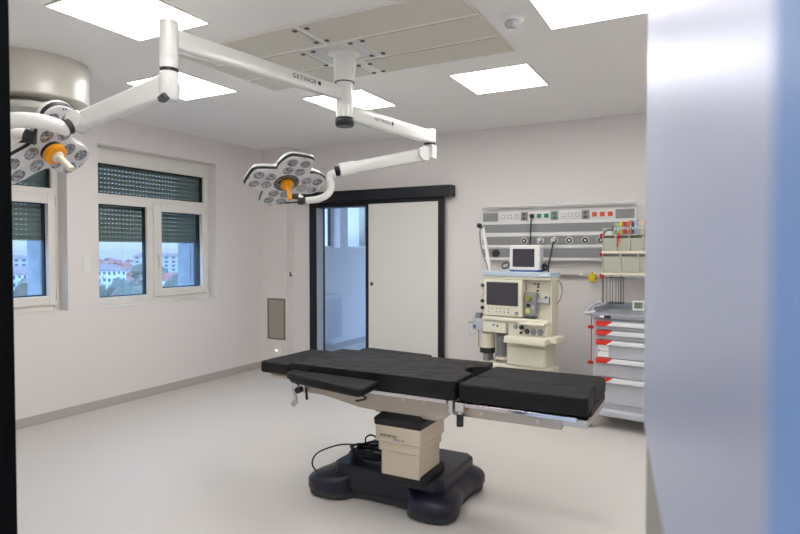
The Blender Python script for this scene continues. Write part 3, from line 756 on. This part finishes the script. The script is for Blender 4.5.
lb = MB().box(-2.19, -.665, 5.925, 5.99, 1.986, 2.006).build('lamp_bar', M['lampwhite'], sp, bevel=.006)
for x in (-2.0, -1.14): MB().box(x, x+.34, 5.95, 6.02, 1.976, 1.986).build('lamp_bracket', M['steel'], lb)
# equipment rail
er = thing('equipment_rail', 'horizontal light metal equipment rail on the back wall under the supply panel', 'rail', (-1.0, YB, 1.28))
MB().box(-2.1, .6, 6.04, 6.052, 1.268, 1.296).build('rail', M['steel'], er, bevel=.002)
f = MB()
for x in (-2.0, -1.3, -.6, .3): f.box(x-.015, x+.015, 6.052, YB, 1.272, 1.292)
f.build('rail_spacer', M['steel'], er)
yh = thing('rail_hook', 'bright yellow plastic holder clipped on the wall rail', 'hook', (-1.065, 6.04, 1.28))
MB().box(-1.10, -1.03, 6.0, 6.04, 1.235, 1.30).box(-1.075, -1.055, 6.0, 6.036, 1.30, 1.325).build('holder', M['yellow'], yh, bevel=.008)
MB().box(-1.088, -1.042, 5.985, 6.0, 1.225, 1.262).build('hook_lip', M['yellow'], yh, bevel=.006)
single(MB().prism([(-1.20, 1.285), (-1.135, 1.285), (-1.15, 1.31), (-1.165, 1.325), (-1.185, 1.31)], 6.0, 6.04, 'xz'), 'rail_clamp', M['white'], 'small white clamp on the wall rail left of the yellow holder', 'clamp', (-1.17, 6.04, 1.285), bevel=.003)
# leads plugged into the panel
def lead(name, label, pts, r, m, plug=None, plugpos=None, cat='cable'):
    t = thing(name, label, cat, pts[0])
    MB().tube(pts, r, 8).build('lead', m, t)
    if plugpos: MB().cyl(plugpos, Vector(plugpos)+Vector((0, -.045, 0)), .024, .017).build('plug', plug, t, bevel=.004)
lead('electric_cable', 'black electric cable plugged into the leftmost green socket, hanging behind the monitor', [(-1.664, 5.955, 1.885), (-1.664, 5.945, 1.83), (-1.668, 5.94, 1.7), (-1.675, 5.94, 1.5), (-1.67, 5.9, 1.36)], .006, M['rubber'], M['rubber'], (-1.664, 5.985, 1.89))
lead('gas_hose', 'black gas hose hanging from the third outlet down to the machine tray', [(-1.436, 5.945, 1.625), (-1.44, 5.93, 1.58), (-1.455, 5.9, 1.46), (-1.465, 5.85, 1.37), (-1.44, 5.80, 1.30)], .009, M['dark'], M['chrome'], (-1.436, 5.983, 1.637))
lead('gas_hose', 'pale grey gas hose hanging from the second outlet behind the patient monitor', [(-1.58, 5.945, 1.625), (-1.575, 5.93, 1.58), (-1.56, 5.9, 1.46), (-1.55, 5.85, 1.38), (-1.53, 5.80, 1.30)], .008, M['lightgrey'], M['chrome'], (-1.58, 5.983, 1.637))

# ------------------------------------------------------------------ anaesthesia machine
am = thing('anaesthesia_machine', 'cream anaesthesia workstation with screen and bellows standing against the back wall', 'medical machine', (-1.327, 5.25, 0), R(-10), local=True)
def ab(*a): return MB().box(*a)
ab(-.74, .02, .0, .26, .09, .468).build('base_cabinet', M['cream'], am, bevel=.02, seg=3)
ab(-.395, 0, .0, .22, .455, .715).build('drawer_cabinet', M['creamdark'], am, bevel=.01)
for z0, z1 in ((.475, .648),): 
    dr = ab(-.375, -.012, -.012, .0, z0, z1).build('drawer', M['cream'], am, bevel=.004)
    ab(-.375, -.012, -.022, -.012, z1-.012, z1).build('drawer_lip', M['creamdark'], dr, bevel=.002)
dr = ab(-.375, -.012, -.012, .0, .28, .462).build('drawer', M['cream'], am, bevel=.004)
wt = ab(-.35, .06, -.14, .0, .70, .757).box(-.35, .115, -.05, .14, .71, .765)
wt.build('worktop', M['cream'], am, bevel=.012, seg=3)
ab(-.345, .05, -.15, -.14, .695, .735).build('worktop_handle', M['cream'], am, bevel=.01)
# console
ab(-.625, .035, -.05, .15, .762, .875).build('console', M['cream'], am, bevel=.008)
dd = ab(-.61, -.375, -.058, -.05, .765, .862).build('console_drawer', M['cream'], am, bevel=.003)
ab(-.365, -.350, -.062, -.05, .765, .862).build('console_latch', M['midgrey'], am, bevel=.003)
MB().cyl((-.50, -.058, .835), (-.50, -.060, .835), .010).build('sticker', M['blueink'], dd)
MB().cyl((-.46, -.058, .828), (-.46, -.060, .828), .010).build('sticker', M['ink'], dd)
ab(-.625, .045, -.07, .15, .875, .912).build('console_shelf', M['cream'], am, bevel=.012)
ab(-.22, .035, -.11, -.05, .865, .885).build('writing_ledge', M['cream'], am, bevel=.006)
for x, z, r, m in ((-.275, .835, .017, 'midgrey'), (-.215, .832, .017, 'dark'), (-.218, .785, .010, 'dark'), (-.16, .80, .019, 'darkgrey'), (-.098, .80, .022, 'midgrey'), (-.03, .80, .022, 'midgrey')):
    k = MB().lathe([(r*1.35, 0), (r*1.35, .004), (r, .006), (r*.9, .022), (0, .023)], (x, -.05, z), (0, -1, 0), 20).build('control_knob', M[m], am)
# screen unit
su = ab(-.62, -.222, -.035, .14, .92, 1.265).build('screen_housing', M['cream'], am, bevel=.010, seg=3)
ab(-.588, -.26, -.041, -.035, 1.02, 1.238).build('screen', M['screen'], su, bevel=.002)
for i in range(6):
    ab(-.575+i*.042, -.560+i*.042, -.039, -.035, .985, .993).build('button', M['midgrey'], su)
    if i not in (1,): ab(-.575+i*.042, -.560+i*.042, -.039, -.035, .955, .963).build('button', M['darkgrey' if i > 2 else 'midgrey'], su)
MB().lathe([(.018, 0), (.017, .016), (0, .018)], (-.272, -.035, .955), (0, -1, 0), 20).build('selector_knob', M['lensrim'], su)
# left gauge strip
ab(-.672, -.622, .0, .05, .93, 1.262).build('gauge_strip', M['cream'], am, bevel=.008)
for z, m in ((1.20, 'darkgrey'), (1.125, 'ivory'), (1.05, 'dark'), (.985, 'dark')):
    MB().lathe([(.018, 0), (.016, .016), (0, .018)], (-.652, .0, z), (0, -1, 0), 18).build('pressure_gauge', M[m], am)
# upper body and column
ab(-.222, .035, .06, .15, .912, 1.272).build('back_panel', M['cream'], am, bevel=.006)
ab(.035, .05, -.0, .15, .76, 1.272).build('side_panel', M['creamdark'], am, bevel=.004)
for x, z, m in ((-.14, 1.225, 'blueink'), (-.105, 1.225, 'ink'), (-.105, 1.20, 'ink'), (-.11, 1.165, 'dark')):
    ab(x-.009, x+.009, .055, .06, z-.008, z+.008).build('indicator', M[m], am)
vp = ab(-.203, -.095, -.02, .058, .94, 1.15).build('vaporiser', M['midgrey'], am, bevel=.012, seg=3)
ab(-.198, -.10, -.015, .05, .912, .94).build('vaporiser_base', M['darkgrey'], vp, bevel=.01)
MB().lathe([(.028, 0), (.028, .02), (.022, .034), (0, .036)], (-.160, -.02, 1.10), (0, -1, 0), 24).build('dial', M['yellowgreen'], vp)
ab(-.180, -.145, -.025, -.02, 1.02, 1.048).build('sight_glass', M['dark'], vp)
ab(-.188, -.145, -.027, -.02, .965, 1.005).build('yellow_tag', M['paletag'], vp)
ab(-.125, -.108, -.035, -.02, 1.0, 1.035).build('lock_lever', M['lightgrey'], vp, bevel=.003)
ab(-.095, .034, .02, .06, 1.06, 1.10).build('vaporiser_rail', M['lightgrey'], am, bevel=.003)
ab(.022, .034, .012, .02, 1.06, 1.10).build('rail_end', M['dark'], am)
for x in (-.025, .018): MB().cyl((x, .045, 1.10), (x, .045, 1.118), .009).build('rail_pin', M['dark'], am)
# tray on top
ab(-.635, .05, -.02, .16, 1.268, 1.292).build('top_cover', M['cream'], am, bevel=.004)
t = ab(-.638, .052, -.03, .19, 1.292, 1.338).build('top_tray', M['tray'], am, bevel=.008)
ab(-.05, .02, -.033, -.03, 1.305, 1.318).build('tray_label', M['white'], t)
# absorber on the left
MB().lathe([(.070, 0), (.072, .012), (.072, .055), (.07, .175), (.06, .185), (0, .186)], (-.63, .06, .56), (0, 0, 1), 32).build('absorber_canister', M['ivory'], am)
MB().lathe([(.076, 0), (.076, .045), (.072, .05)], (-.63, .06, .548), (0, 0, 1), 32).build('canister_ring', M['dark'], am)
pr = []
for i in range(14): pr += [(.056, .03+i*.0145), (.049, .037+i*.0145)]
MB().lathe([(.066, 0), (.066, .02), (.056, .026)]+pr+[(.052, .24)], (-.472, .06, .52), (0, 0, 1), 32).build('bellows', M['midgrey'], am)
MB().lathe([(.072, 0), (.072, .018), (.06, .022)], (-.472, .06, .505), (0, 0, 1), 32).build('bellows_base', M['ivory'], am)
ab(-.548, -.535, .06, .09, .46, .765).build('absorber_post', M['creamdark'], am)
MB().cyl((-.712, .03, .60), (-.712, .03, .765), .005).build('brass_rod', M['yellowgreen'], am)
ab(-.66, -.60, .02, .12, .468, .55).build('canister_plinth', M['midgrey'], am, bevel=.006)
ab(-.755, -.622, -.02, .12, .765, .88).build('absorber_head', M['lightgrey'], am, bevel=.008)
ab(-.73, -.68, -.01, .06, .88, .93).build('valve_housing', M['midgrey'], am, bevel=.006)
MB().cyl((-.755, .02, .825), (-.80, .02, .825), .014).build('valve_spindle', M['chrome'], am)
MB().cyl((-.80, .02, .825), (-.825, .02, .825), .010, .004).build('valve_tip', M['yellowgreen'], am)
ab(-.745, -.715, -.028, -.02, .785, .815).build('valve_label', M['blue'], am)
MB().tube([(-.78, .0, .80), (-.80, -.01, .76), (-.785, -.02, .72), (-.74, -.02, .715), (-.70, -.02, .75), (-.69, .0, .775)], .005, 8).build('sample_line', M['lightgrey'], am)
MB().tube([(-.73, .0, .52), (-.775, .0, .525), (-.775, .0, .48), (-.735, .0, .45)], .005, 8).build('sample_line', M['white'], am)
f = MB()
for x in (-.66, -.05):
    for y in (.06, .44): f.cyl((x-.015, y, .045), (x+.015, y, .045), .045)
f.build('caster', M['rubber'], am)
# hose arm at the left and loop at the right
MB().bar((-.628, .1, 1.338), (-.725, .12, 1.77), .018, .034, (1, 0, 0)).build('hose_arm', M['white'], am, bevel=.004)
MB().cyl((-.735, .1, 1.775), (-.755, .07, 1.785), .024, .020).build('arm_knob', M['dark'], am)
MB().tube([(-.705, .1, 1.77), (-.745, .1, 1.75), (-.745, .1, 1.68), (-.735, .1, 1.58), (-.705, .1, 1.48), (-.665, .1, 1.40), (-.645, .08, 1.35)], .007, 8).build('arm_hose', M['midgrey'], am)
MB().tube([(.05, .12, 1.26), (.07, .13, 1.26), (.095, .13, 1.2), (.09, .13, 1.13), (.07, .13, 1.08), (.05, .12, 1.05)], .006, 8).build('side_hose', M['midgrey'], am)

pm = thing('patient_monitor', 'small white patient monitor with dark screen on the pale blue machine tray', 'monitor', Matrix.Rotation(R(-10), 3, 'Z') @ Vector((-.236, .09, 0))+Vector((-1.327, 5.25, 1.338)), R(-10), local=True)
ab(-.148, .148, -.06, .04, .012, .245).build('monitor_housing', M['white'], pm, bevel=.012, seg=3)
ab(-.112, .106, -.066, -.06, .046, .212).build('screen', M['screen'], pm, bevel=.002)
MB().prism([(-.14, 0), (.14, 0), (.147, .02), (.08, .012), (-.08, .012), (-.147, .02)], -.058, .06, 'xz').build('monitor_foot', M['blue'], pm, bevel=.002)
ab(.148, .154, -.03, .03, .04, .22).build('module_rack', M['lightgrey'], pm, bevel=.005)
LM = Matrix.Translation((-1.327, 5.25, 0)) @ Matrix.Rotation(R(-10), 4, 'Z')
pts = [LM @ Vector((-.465+.04*math.cos(i*.9)*(1+.15*math.sin(i)), .10+.02*math.sin(i*.9), 1.385+.03*math.sin(i*.9)+.0006*i)) for i in range(24)]
single(MB().tube(pts, .005, 7, 1), 'sensor_cable', M['darkgrey'], 'thin grey cable coiled on the tray left of the patient monitor', 'cable', tuple(LM @ Vector((-.465, .10, 1.345))))
pts = [LM @ Vector((-.052+.024*math.cos(i*1.1), .09+.02*math.sin(i*.7), 1.375+.028*math.sin(i*1.1)+.0005*i)) for i in range(26)]
single(MB().tube(pts, .008, 7, 1), 'sensor_cable', M['dark'], 'bundle of black cables on the tray right of the patient monitor', 'cable', tuple(LM @ Vector((-.052, .09, 1.345))))

# ------------------------------------------------------------------ medical cart
ct = thing('medical_cart', 'grey medical drawer cart with red-tipped drawer handles beside the metal door', 'cart', (-.923, 5.26, 0), R(-8), local=True)
ab(0, .72, .012, .5, .17, .95).build('cabinet_body', M['cart'], ct, bevel=.006)
zs = [.93, .852, .769, .613, .448, .222]
for i in range(5):
    a, b = zs[i+1]+.006, zs[i]
    dr = ab(.032, .69, -.004, .012, a, b).build('drawer', M['cart'], ct, bevel=.002)
    MB().prism([(-.004, b), (-.03, b-.008), (-.032, b-.036), (-.024, b-.040), (-.004, b-.03)], .165, .69, 'yz').build('handle', M['cartwhite'], dr)
    hb = MB().loft([[(.034, y, z) for y, z in ((-.004, b), (-.0305, b-.007), (-.0325, b-.037), (-.024, b-.041), (-.004, b-.03))],
                    [(x, y, z) for x, y, z in ((.168, -.004, b), (.166, -.0305, b-.007), (.122, -.0325, b-.037), (.120, -.024, b-.041), (.13, -.004, b-.03))]])
    hb.build('handle_tip', M['red'], dr)
    MB().loft([[(x, y, z) for x, y, z in ((.168, -.004, b), (.166, -.0300, b-.008), (.122, -.0318, b-.036), (.120, -.024, b-.040), (.13, -.004, b-.03))],
               [(.17, y, z) for y, z in ((-.004, b), (-.0300, b-.008), (-.0318, b-.036), (-.024, b-.040), (-.004, b-.03))]]).build('handle', M['cartwhite'], dr)
    if i == 2:
        pl = ab(.045, .135, -.008, -.004, .622, .725).build('paper_label', M['white'], dr)
        ab(.05, .13, -.0085, -.008, .672, .675).box(.05, .062, -.0085, -.008, .668, .68).build('print', M['ink'], pl)
top = ab(-.012, .735, -.02, .52, .95, .995).build('worktop', M['cartdark'], ct, bevel=.012, seg=3)
ab(-.012, .008, .04, .52, .99, 1.045).box(.715, .735, .04, .52, .99, 1.045).box(-.012, .735, .50, .52, .99, 1.06).build('worktop_rim', M['cartdark'], ct, bevel=.008, seg=3)
ab(.065, .10, -.024, -.02, .962, .978).build('logo_plate', M['white'], top)
ab(.102, .155, -.024, -.02, .958, .98).build('logo_plate', M['dark'], top)
MB().tube([(.01, .02, 1.0), (-.01, -.01, .995), (-.055, -.01, .99), (-.068, .03, .995), (-.068, .2, 1.05), (-.045, .30, 1.065), (-.005, .32, 1.035)], .016, 12).build('push_handle', M['lightgrey'], ct)
MB().box(-.07, -.012, .05, .24, .985, .995).build('side_shelf', M['darkgrey'], ct, bevel=.004)
ab(-.02, .74, -.03, .52, .115, .178).build('base_bumper', M['lightgrey'], ct, bevel=.02, seg=3)
def caster(x, y, m):
    c = thing('caster', None, None, (x, y, 0), local=True); c.parent = ct
    c = MB().cyl((x-.014, y, .05), (x+.014, y, .05), .05, n=28).build('caster', M['rubber'], ct, bevel=.004)
    MB().cyl((x-.018, y, .05), (x+.018, y, .05), .034, n=24).build('wheel_hub', m, c)
    MB().box(x-.024, x-.019, y-.02, y+.03, .04, .118).box(x+.019, x+.024, y-.02, y+.03, .04, .118).build('fork', M['darkgrey'], c)
    return c
for o in []: pass
def caster(x, y, m):
    c = MB().cyl((x-.014, y, .05), (x+.014, y, .05), .05, n=28).build('caster', M['rubber'], ct, bevel=.004)
    MB().cyl((x-.018, y, .05), (x+.018, y, .05), .034, n=24).build('wheel_hub', m, c)
    MB().box(x-.024, x-.019, y-.02, y+.03, .04, .118).box(x+.019, x+.024, y-.02, y+.03, .04, .118).build('fork', M['darkgrey'], c)
caster(-.028, .0, M['redclip']); caster(.68, .03, M['redclip']); caster(.04, .46, M['darkgrey']); caster(.68, .46, M['darkgrey'])
MB().cyl((-.052, .12, .53), (-.052, .12, .94), .004).build('side_rod', M['red'], ct)
for z in (.545, .86): ab(-.082, -.0, .11, .13, z-.018, z+.01).build('side_bracket', M['redclip'], ct, bevel=.004)
# over-bench frame
MB().tube([(-.062, .47, .96), (-.062, .47, 1.66), (-.055, .47, 1.715), (-.01, .47, 1.735), (.05, .47, 1.735)], .010, 12, 2).build('frame_post', M['poststeel'], ct)
MB().tube([(.79, .47, .96), (.79, .47, 1.66), (.78, .47, 1.715), (.74, .47, 1.735), (.68, .47, 1.735)], .010, 12, 2).build('frame_post', M['poststeel'], ct)
ab(-.07, .80, .465, .475, 1.725, 1.745).build('frame_rail', M['steel'], ct)
ab(-.07, .80, .475, .485, 1.49, 1.515).box(-.07, .80, .475, .485, 1.30, 1.325).build('frame_rail', M['steel'], ct)
for z in (1.67, 1.50, 1.297): ab(-.085, -.048, .435, .455, z-.022, z+.022).build('frame_clip', M['redclip'], ct, bevel=.005)
def bin_(x0, x1, z0, z1):
    b = MB(); y0, y1 = .385, .455; w = .004
    b.box(x0, x0+w, y0, y1, z0, z1).box(x1-w, x1, y0, y1, z0, z1).box(x0, x1, y1-w, y1, z0, z1).box(x0, x1, y0, y1, z0, z0+w).box(x0, x1, y0, y1, z1-w, z1)
    o = b.build('tilt_bin', M['bin'], ct)
    MB().loft([[(x0+.008, y0+.03, z0+.008), (x1-.008, y0+.03, z0+.008), (x1-.008, y0+.028, z0+.008), (x0+.008, y0+.028, z0+.008)],
               [(x0+.008, y0+.006, z1-.03), (x1-.008, y0+.006, z1-.03), (x1-.008, y0+.004, z1-.03), (x0+.008, y0+.004, z1-.03)]]).build('bin_front', M['binfront'], o)
for k in range(7): bin_(-.045+.119*k, -.045+.119*(k+1)-.003, 1.53, 1.675)
for k in range(5): bin_(-.045+.16*k, -.045+.16*(k+1)-.003, 1.33, 1.508)
ab(-.05, .79, .38, .456, 1.508, 1.53).box(-.05, .79, .38, .456, 1.31, 1.33).build('bin_shelf', M['ivory'], ct)
tr = ab(.045, .78, .375, .456, 1.678, 1.684).box(.045, .78, .375, .379, 1.684, 1.76).box(.045, .78, .452, .456, 1.684, 1.76).box(.045, .049, .379, .452, 1.684, 1.76).box(.776, .78, .379, .452, 1.684, 1.76)
tr.build('top_tray', M['glassclear'], ct)
wb = MB()
def wr(p, q): wb.cyl(p, q, .003, n=6)
for z in (1.05, 1.285):
    for a, b in (((-.015, .43, z), (.136, .43, z)), ((-.015, .46, z), (.136, .46, z)), ((-.015, .43, z), (-.015, .46, z)), ((.136, .43, z), (.136, .46, z))): wr(a, b)
for x in (-.015, .015, .068, .092, .12, .136):
    wr((x, .43, 1.05), (x, .43, 1.285))
for x in (.03, .10): wr((x, .46, 1.05), (x, .46, 1.285))
wr((.02, .46, 1.285), (.02, .46, 1.34)); wr((.11, .46, 1.285), (.11, .46, 1.34))
wb.build('wire_basket', M['dark'], ct)
CM = Matrix.Translation((-.923, 5.26, 0)) @ Matrix.Rotation(R(-8), 4, 'Z')
def cloc(x, y, z): return tuple(CM @ Vector((x, y, z)))
# packets in the top tray
cols = [('pale green', (150, 186, 120)), ('green and white', (176, 200, 160)), ('bright yellow', (236, 214, 50)), ('orange red', (216, 84, 40)), ('red', (200, 44, 34)), ('salmon red', (220, 120, 96)), ('orange', (226, 118, 54)),
        ('dark blue', (46, 60, 92)), ('light blue', (150, 178, 204)), ('pale pink', (226, 190, 178)), ('cream', (224, 210, 178)), ('rose', (208, 140, 132)), ('salmon', (216, 160, 130)), ('beige', (206, 190, 160)), ('grey', (170, 170, 168)), ('teal', (92, 140, 150))]
x = .056
for i, (cn_, rgb) in enumerate(cols):
    wd = .018+.012*random.random() if i < 9 else .03
    h = .095+.03*random.random()
    m = mat('packet_'+cn_.replace(' ', '_'), rgb, .5, rgb2=tuple(min(255, int(c*.8+40)) for c in rgb), nscale=60)
    t = thing('medicine_packet', '%s packet standing in the clear top tray of the cart frame' % cn_, 'packet', cloc(x+wd/2, .416, 1.6845), R(-8), 'packets in the top tray of the cart', local=True)
    MB().box(-wd/2+.001, wd/2-.001, -.033, .033, 0, h).build('packet_box', m, t, bevel=.002)
    MB().box(-wd/2+.003, wd/2-.003, -.0336, -.033, h*.35, h*.6).build('packet_label', M['white'], t)
    x += wd+.001
rt = thing('red_tag', 'narrow red tag hanging in front of the upper bins of the cart', 'tag', cloc(.10, .378, 1.60), R(-8), local=True)
MB().prism([(-.008, .09), (.012, .09), (.006, .02), (-.002, -.04), (-.014, -.03), (-.006, .02)], -.004, 0, 'xz').build('tag_strip', M['redclip'], rt)
tk = thing('digital_thermometer', 'small white digital thermometer with grey display standing on the cart top', 'thermometer', cloc(.275, .40, .995), R(-4), local=True)
MB().box(-.05, .05, -.008, .01, .0, .092).build('clock_case', M['white'], tk, bevel=.006)
MB().box(-.036, .036, -.0095, -.008, .022, .078).build('display', M['lcd'], tk)
for i, (a, z) in enumerate(((-.022, .056), (-.005, .056), (.014, .056), (-.016, .03), (.008, .03))):
    MB().box(a-.005, a+.005, -.0102, -.0095, z-.006, z+.012).build('digit', M['darkgrey'], tk)
MB().box(.05, .062, .0, .02, .0, .035).build('side_stand', M['dark'], tk)

# ------------------------------------------------------------------ city outside the windows
ZG = -21.
struct(MB().box(-1400, -12, -500, 1500, ZG-1, ZG).build('ground', M['asphalt']))
yaw = R(28.19)
def far(u, D):   # a place at horizontal distance D in the direction that column u of the photo looks
    a = math.atan((u-400)/587.4)
    ang = yaw-a
    return (-math.sin(ang)*D, math.cos(ang)*D)
hl = MB(); N = 60
ring0, ring1, ring2 = [], [], []
for i in range(N):
    u = -150+i*10.; a = 0
    x, y = far(u, 1050); x1, y1 = far(u, 1250)
    hgt = -1+5*math.sin(i*.35)+2.5*math.sin(i*1.1)+2*random.random()
    ring0.append((x, y, ZG)); ring1.append((x1, y1, ZG+12+hgt)); x2, y2 = far(u, 1400); ring2.append((x2, y2, ZG))
V = [[hl.bm.verts.new(p) for p in r] for r in (ring0, ring1, ring2)]
for A, B in zip(V, V[1:]):
    for k in range(N-1): hl.bm.faces.new((A[k], A[k+1], B[k+1], B[k]))
hl = struct(hl.build('hills', M['hills'], smooth=True))
def block(u, D, w, d, h, rot, label, m='bwhite', roof='roofdark', floors=6, bays=6, balcony=True):
    x, y = far(u, D)
    t = thing('apartment_block', label, 'building', (x, y, ZG), rot, local=True)
    MB().box(-w/2, w/2, -d/2, d/2, 0, h).build('wall', M[m], t)
    MB().loft([[(-w/2-.4, -d/2-.4, h), (w/2+.4, -d/2-.4, h), (w/2+.4, d/2+.4, h), (-w/2-.4, d/2+.4, h)],
               [(-w/2+2.5, -.6, h+2.4), (w/2-2.5, -.6, h+2.4), (w/2-2.5, .6, h+2.4), (-w/2+2.5, .6, h+2.4)]]).build('roof', M[roof], t)
    for i in range(floors):
        z = (i+.35)*h/floors
        for k in range(bays):
            a = -w/2+(k+.28)*w/bays
            MB().box(a, a+w/bays*.46, -d/2-.05, -d/2, z, z+h/floors*.5).build('window', M['bpane'], t)
        if balcony:
            for k in (1, bays-2):
                a = -w/2+k*w/bays
                MB().box(a, a+w/bays, -d/2-1.0, -d/2, z-.7, z+.25).build('balcony', M['bwhite'], t)
        for k in range(3):
            a = -d/2+(k+.3)*d/3
            MB().box(w/2, w/2+.05, a, a+d/3*.4, z, z+h/floors*.5).build('window', M['bpane'], t)
    return t
def face(u): a = math.atan((u-400)/587.4); return (yaw-a)
block(105, 250, 11, 10, 15.5, face(105)+.45, 'white apartment block with balconies seen low in the larger pane of the full window')
block(171, 230, 9, 10, 12.5, face(171)+.45, 'white apartment block in front of the concrete pier in the full window', roof='roof')
block(19, 240, 10, 12, 15, face(19)+.4, 'white apartment block seen through the window at the left edge')
block(158, 520, 34, 14, 19, face(158)-.3, 'long pale apartment block far off on the hillside, right of the mullion', m='bgrey', balcony=False)
block(30, 470, 26, 14, 18, face(30)-.2, 'grey apartment block far behind, in the window at the left edge', m='bgrey', balcony=False)
hp = thing('house', 'small pale house with a red tiled roof in the town below', 'house', (*far(128, 330), ZG), .4, 'red-roofed houses in the town', local=True)
MB().box(-6, 6, -4.5, 4.5, 0, 6).build('wall', M['bgrey'], hp)
MB().loft([[(-6.6, -5.2, 6), (6.6, -5.2, 6), (6.6, 5.2, 6), (-6.6, 5.2, 6)], [(-5, -.3, 9.4), (5, -.3, 9.4), (5, .3, 9.4), (-5, .3, 9.4)]]).build('roof', M['roof'], hp)
rr = random.Random(3)
used = [(*far(uu, DD), rad_) for uu, DD, rad_ in ((107, 250, 14), (171, 230, 13), (19, 240, 13), (158, 520, 24), (30, 470, 20), (128, 330, 14), (130, 190, 5))]
def free(x, y, r):
    if any((x-a)**2+(y-b)**2 < (r+c)**2 for a, b, c in used): return False
    used.append((x, y, r)); return True
for i in range(900):
    u = rr.uniform(-40, 215); D = 360+rr.random()**.8*560
    x, y = far(u, D)
    if not free(x, y, 9.5): continue
    dup(hp, (x, y, ZG+max(0, (D-500)*.012)), rr.uniform(0, 3), scale=(rr.uniform(.6, 1.2), rr.uniform(.6, 1.0), rr.uniform(.6, 1.1)))
tp = thing('tree', 'brownish green tree standing between the houses below the window', 'tree', (*far(130, 190), ZG), 0, 'trees in the town', local=True)
MB().cyl((0, 0, 0), (0, 0, 4), .35, .22, 8).build('trunk', M['trunk'], tp)
cr = MB(); bmesh.ops.create_icosphere(cr.bm, subdivisions=3, radius=1)
q = random.Random(5)
for v in cr.bm.verts:
    k = 1+.22*math.sin(v.co.x*5+1)*math.sin(v.co.y*6)+.1*q.random()
    v.co = Vector((v.co.x*3.4*k, v.co.y*3.4*k, 6.5+v.co.z*3.8*k))
cr.build('crown', M['trees'], tp)
for i in range(500):
    u = rr.uniform(-40, 215) if i > 200 else rr.uniform(112, 152); D = rr.uniform(170, 560) if i > 200 else rr.uniform(190, 270)
    s = rr.uniform(.8, 1.5)
    if not free(*far(u, D), 5.0*s): continue
    dup(tp, (*far(u, D), ZG), rr.uniform(0, 6), scale=(s*1.2, s*1.2, s))

# ------------------------------------------------------------------ sky, camera, view
w = bpy.data.worlds.new('world'); sc.world = w; w.use_nodes = True
nt = w.node_tree; bg = nt.nodes['Background']
tc = nt.nodes.new('ShaderNodeTexCoord'); sx = nt.nodes.new('ShaderNodeSeparateXYZ'); rp = nt.nodes.new('ShaderNodeValToRGB')
nt.links.new(tc.outputs['Generated'], sx.inputs[0]); nt.links.new(sx.outputs['Z'], rp.inputs['Fac']); nt.links.new(rp.outputs['Color'], bg.inputs['Color'])
rp.color_ramp.elements[0].position = 0.0; rp.color_ramp.elements[0].color = (.19, .245, .31, 1)
rp.color_ramp.elements[1].position = .5; rp.color_ramp.elements[1].color = (.55, .9, 1.6, 1)
for p_, c_ in ((.018, (.25, .30, .35, 1)), (.04, (.5, .6, .72, 1))):
    e_ = rp.color_ramp.elements.new(p_); e_.color = c_
bg.inputs['Strength'].default_value = 5.0

cam = bpy.data.cameras.new('camera'); co = bpy.data.objects.new('camera', cam); COL.objects.link(co)
cam.sensor_width = 36; cam.lens = 587.4/800*36; cam.clip_end = 3000; cam.clip_start = .03
co.location = (0, 0, 1.522); co.rotation_euler = (R(90-1.478), 0, R(28.19))
cam.dof.use_dof = True; cam.dof.focus_distance = 3.9; cam.dof.aperture_fstop = 5.0
sc.camera = co
sc.view_settings.view_transform = 'Standard'; sc.view_settings.look = 'None'
sc.view_settings.exposure = 0.0; sc.view_settings.gamma = 1.0; sc.view_settings.use_curve_mapping = False
for o in COL.objects:
    if '_off' in o: del o['_off']
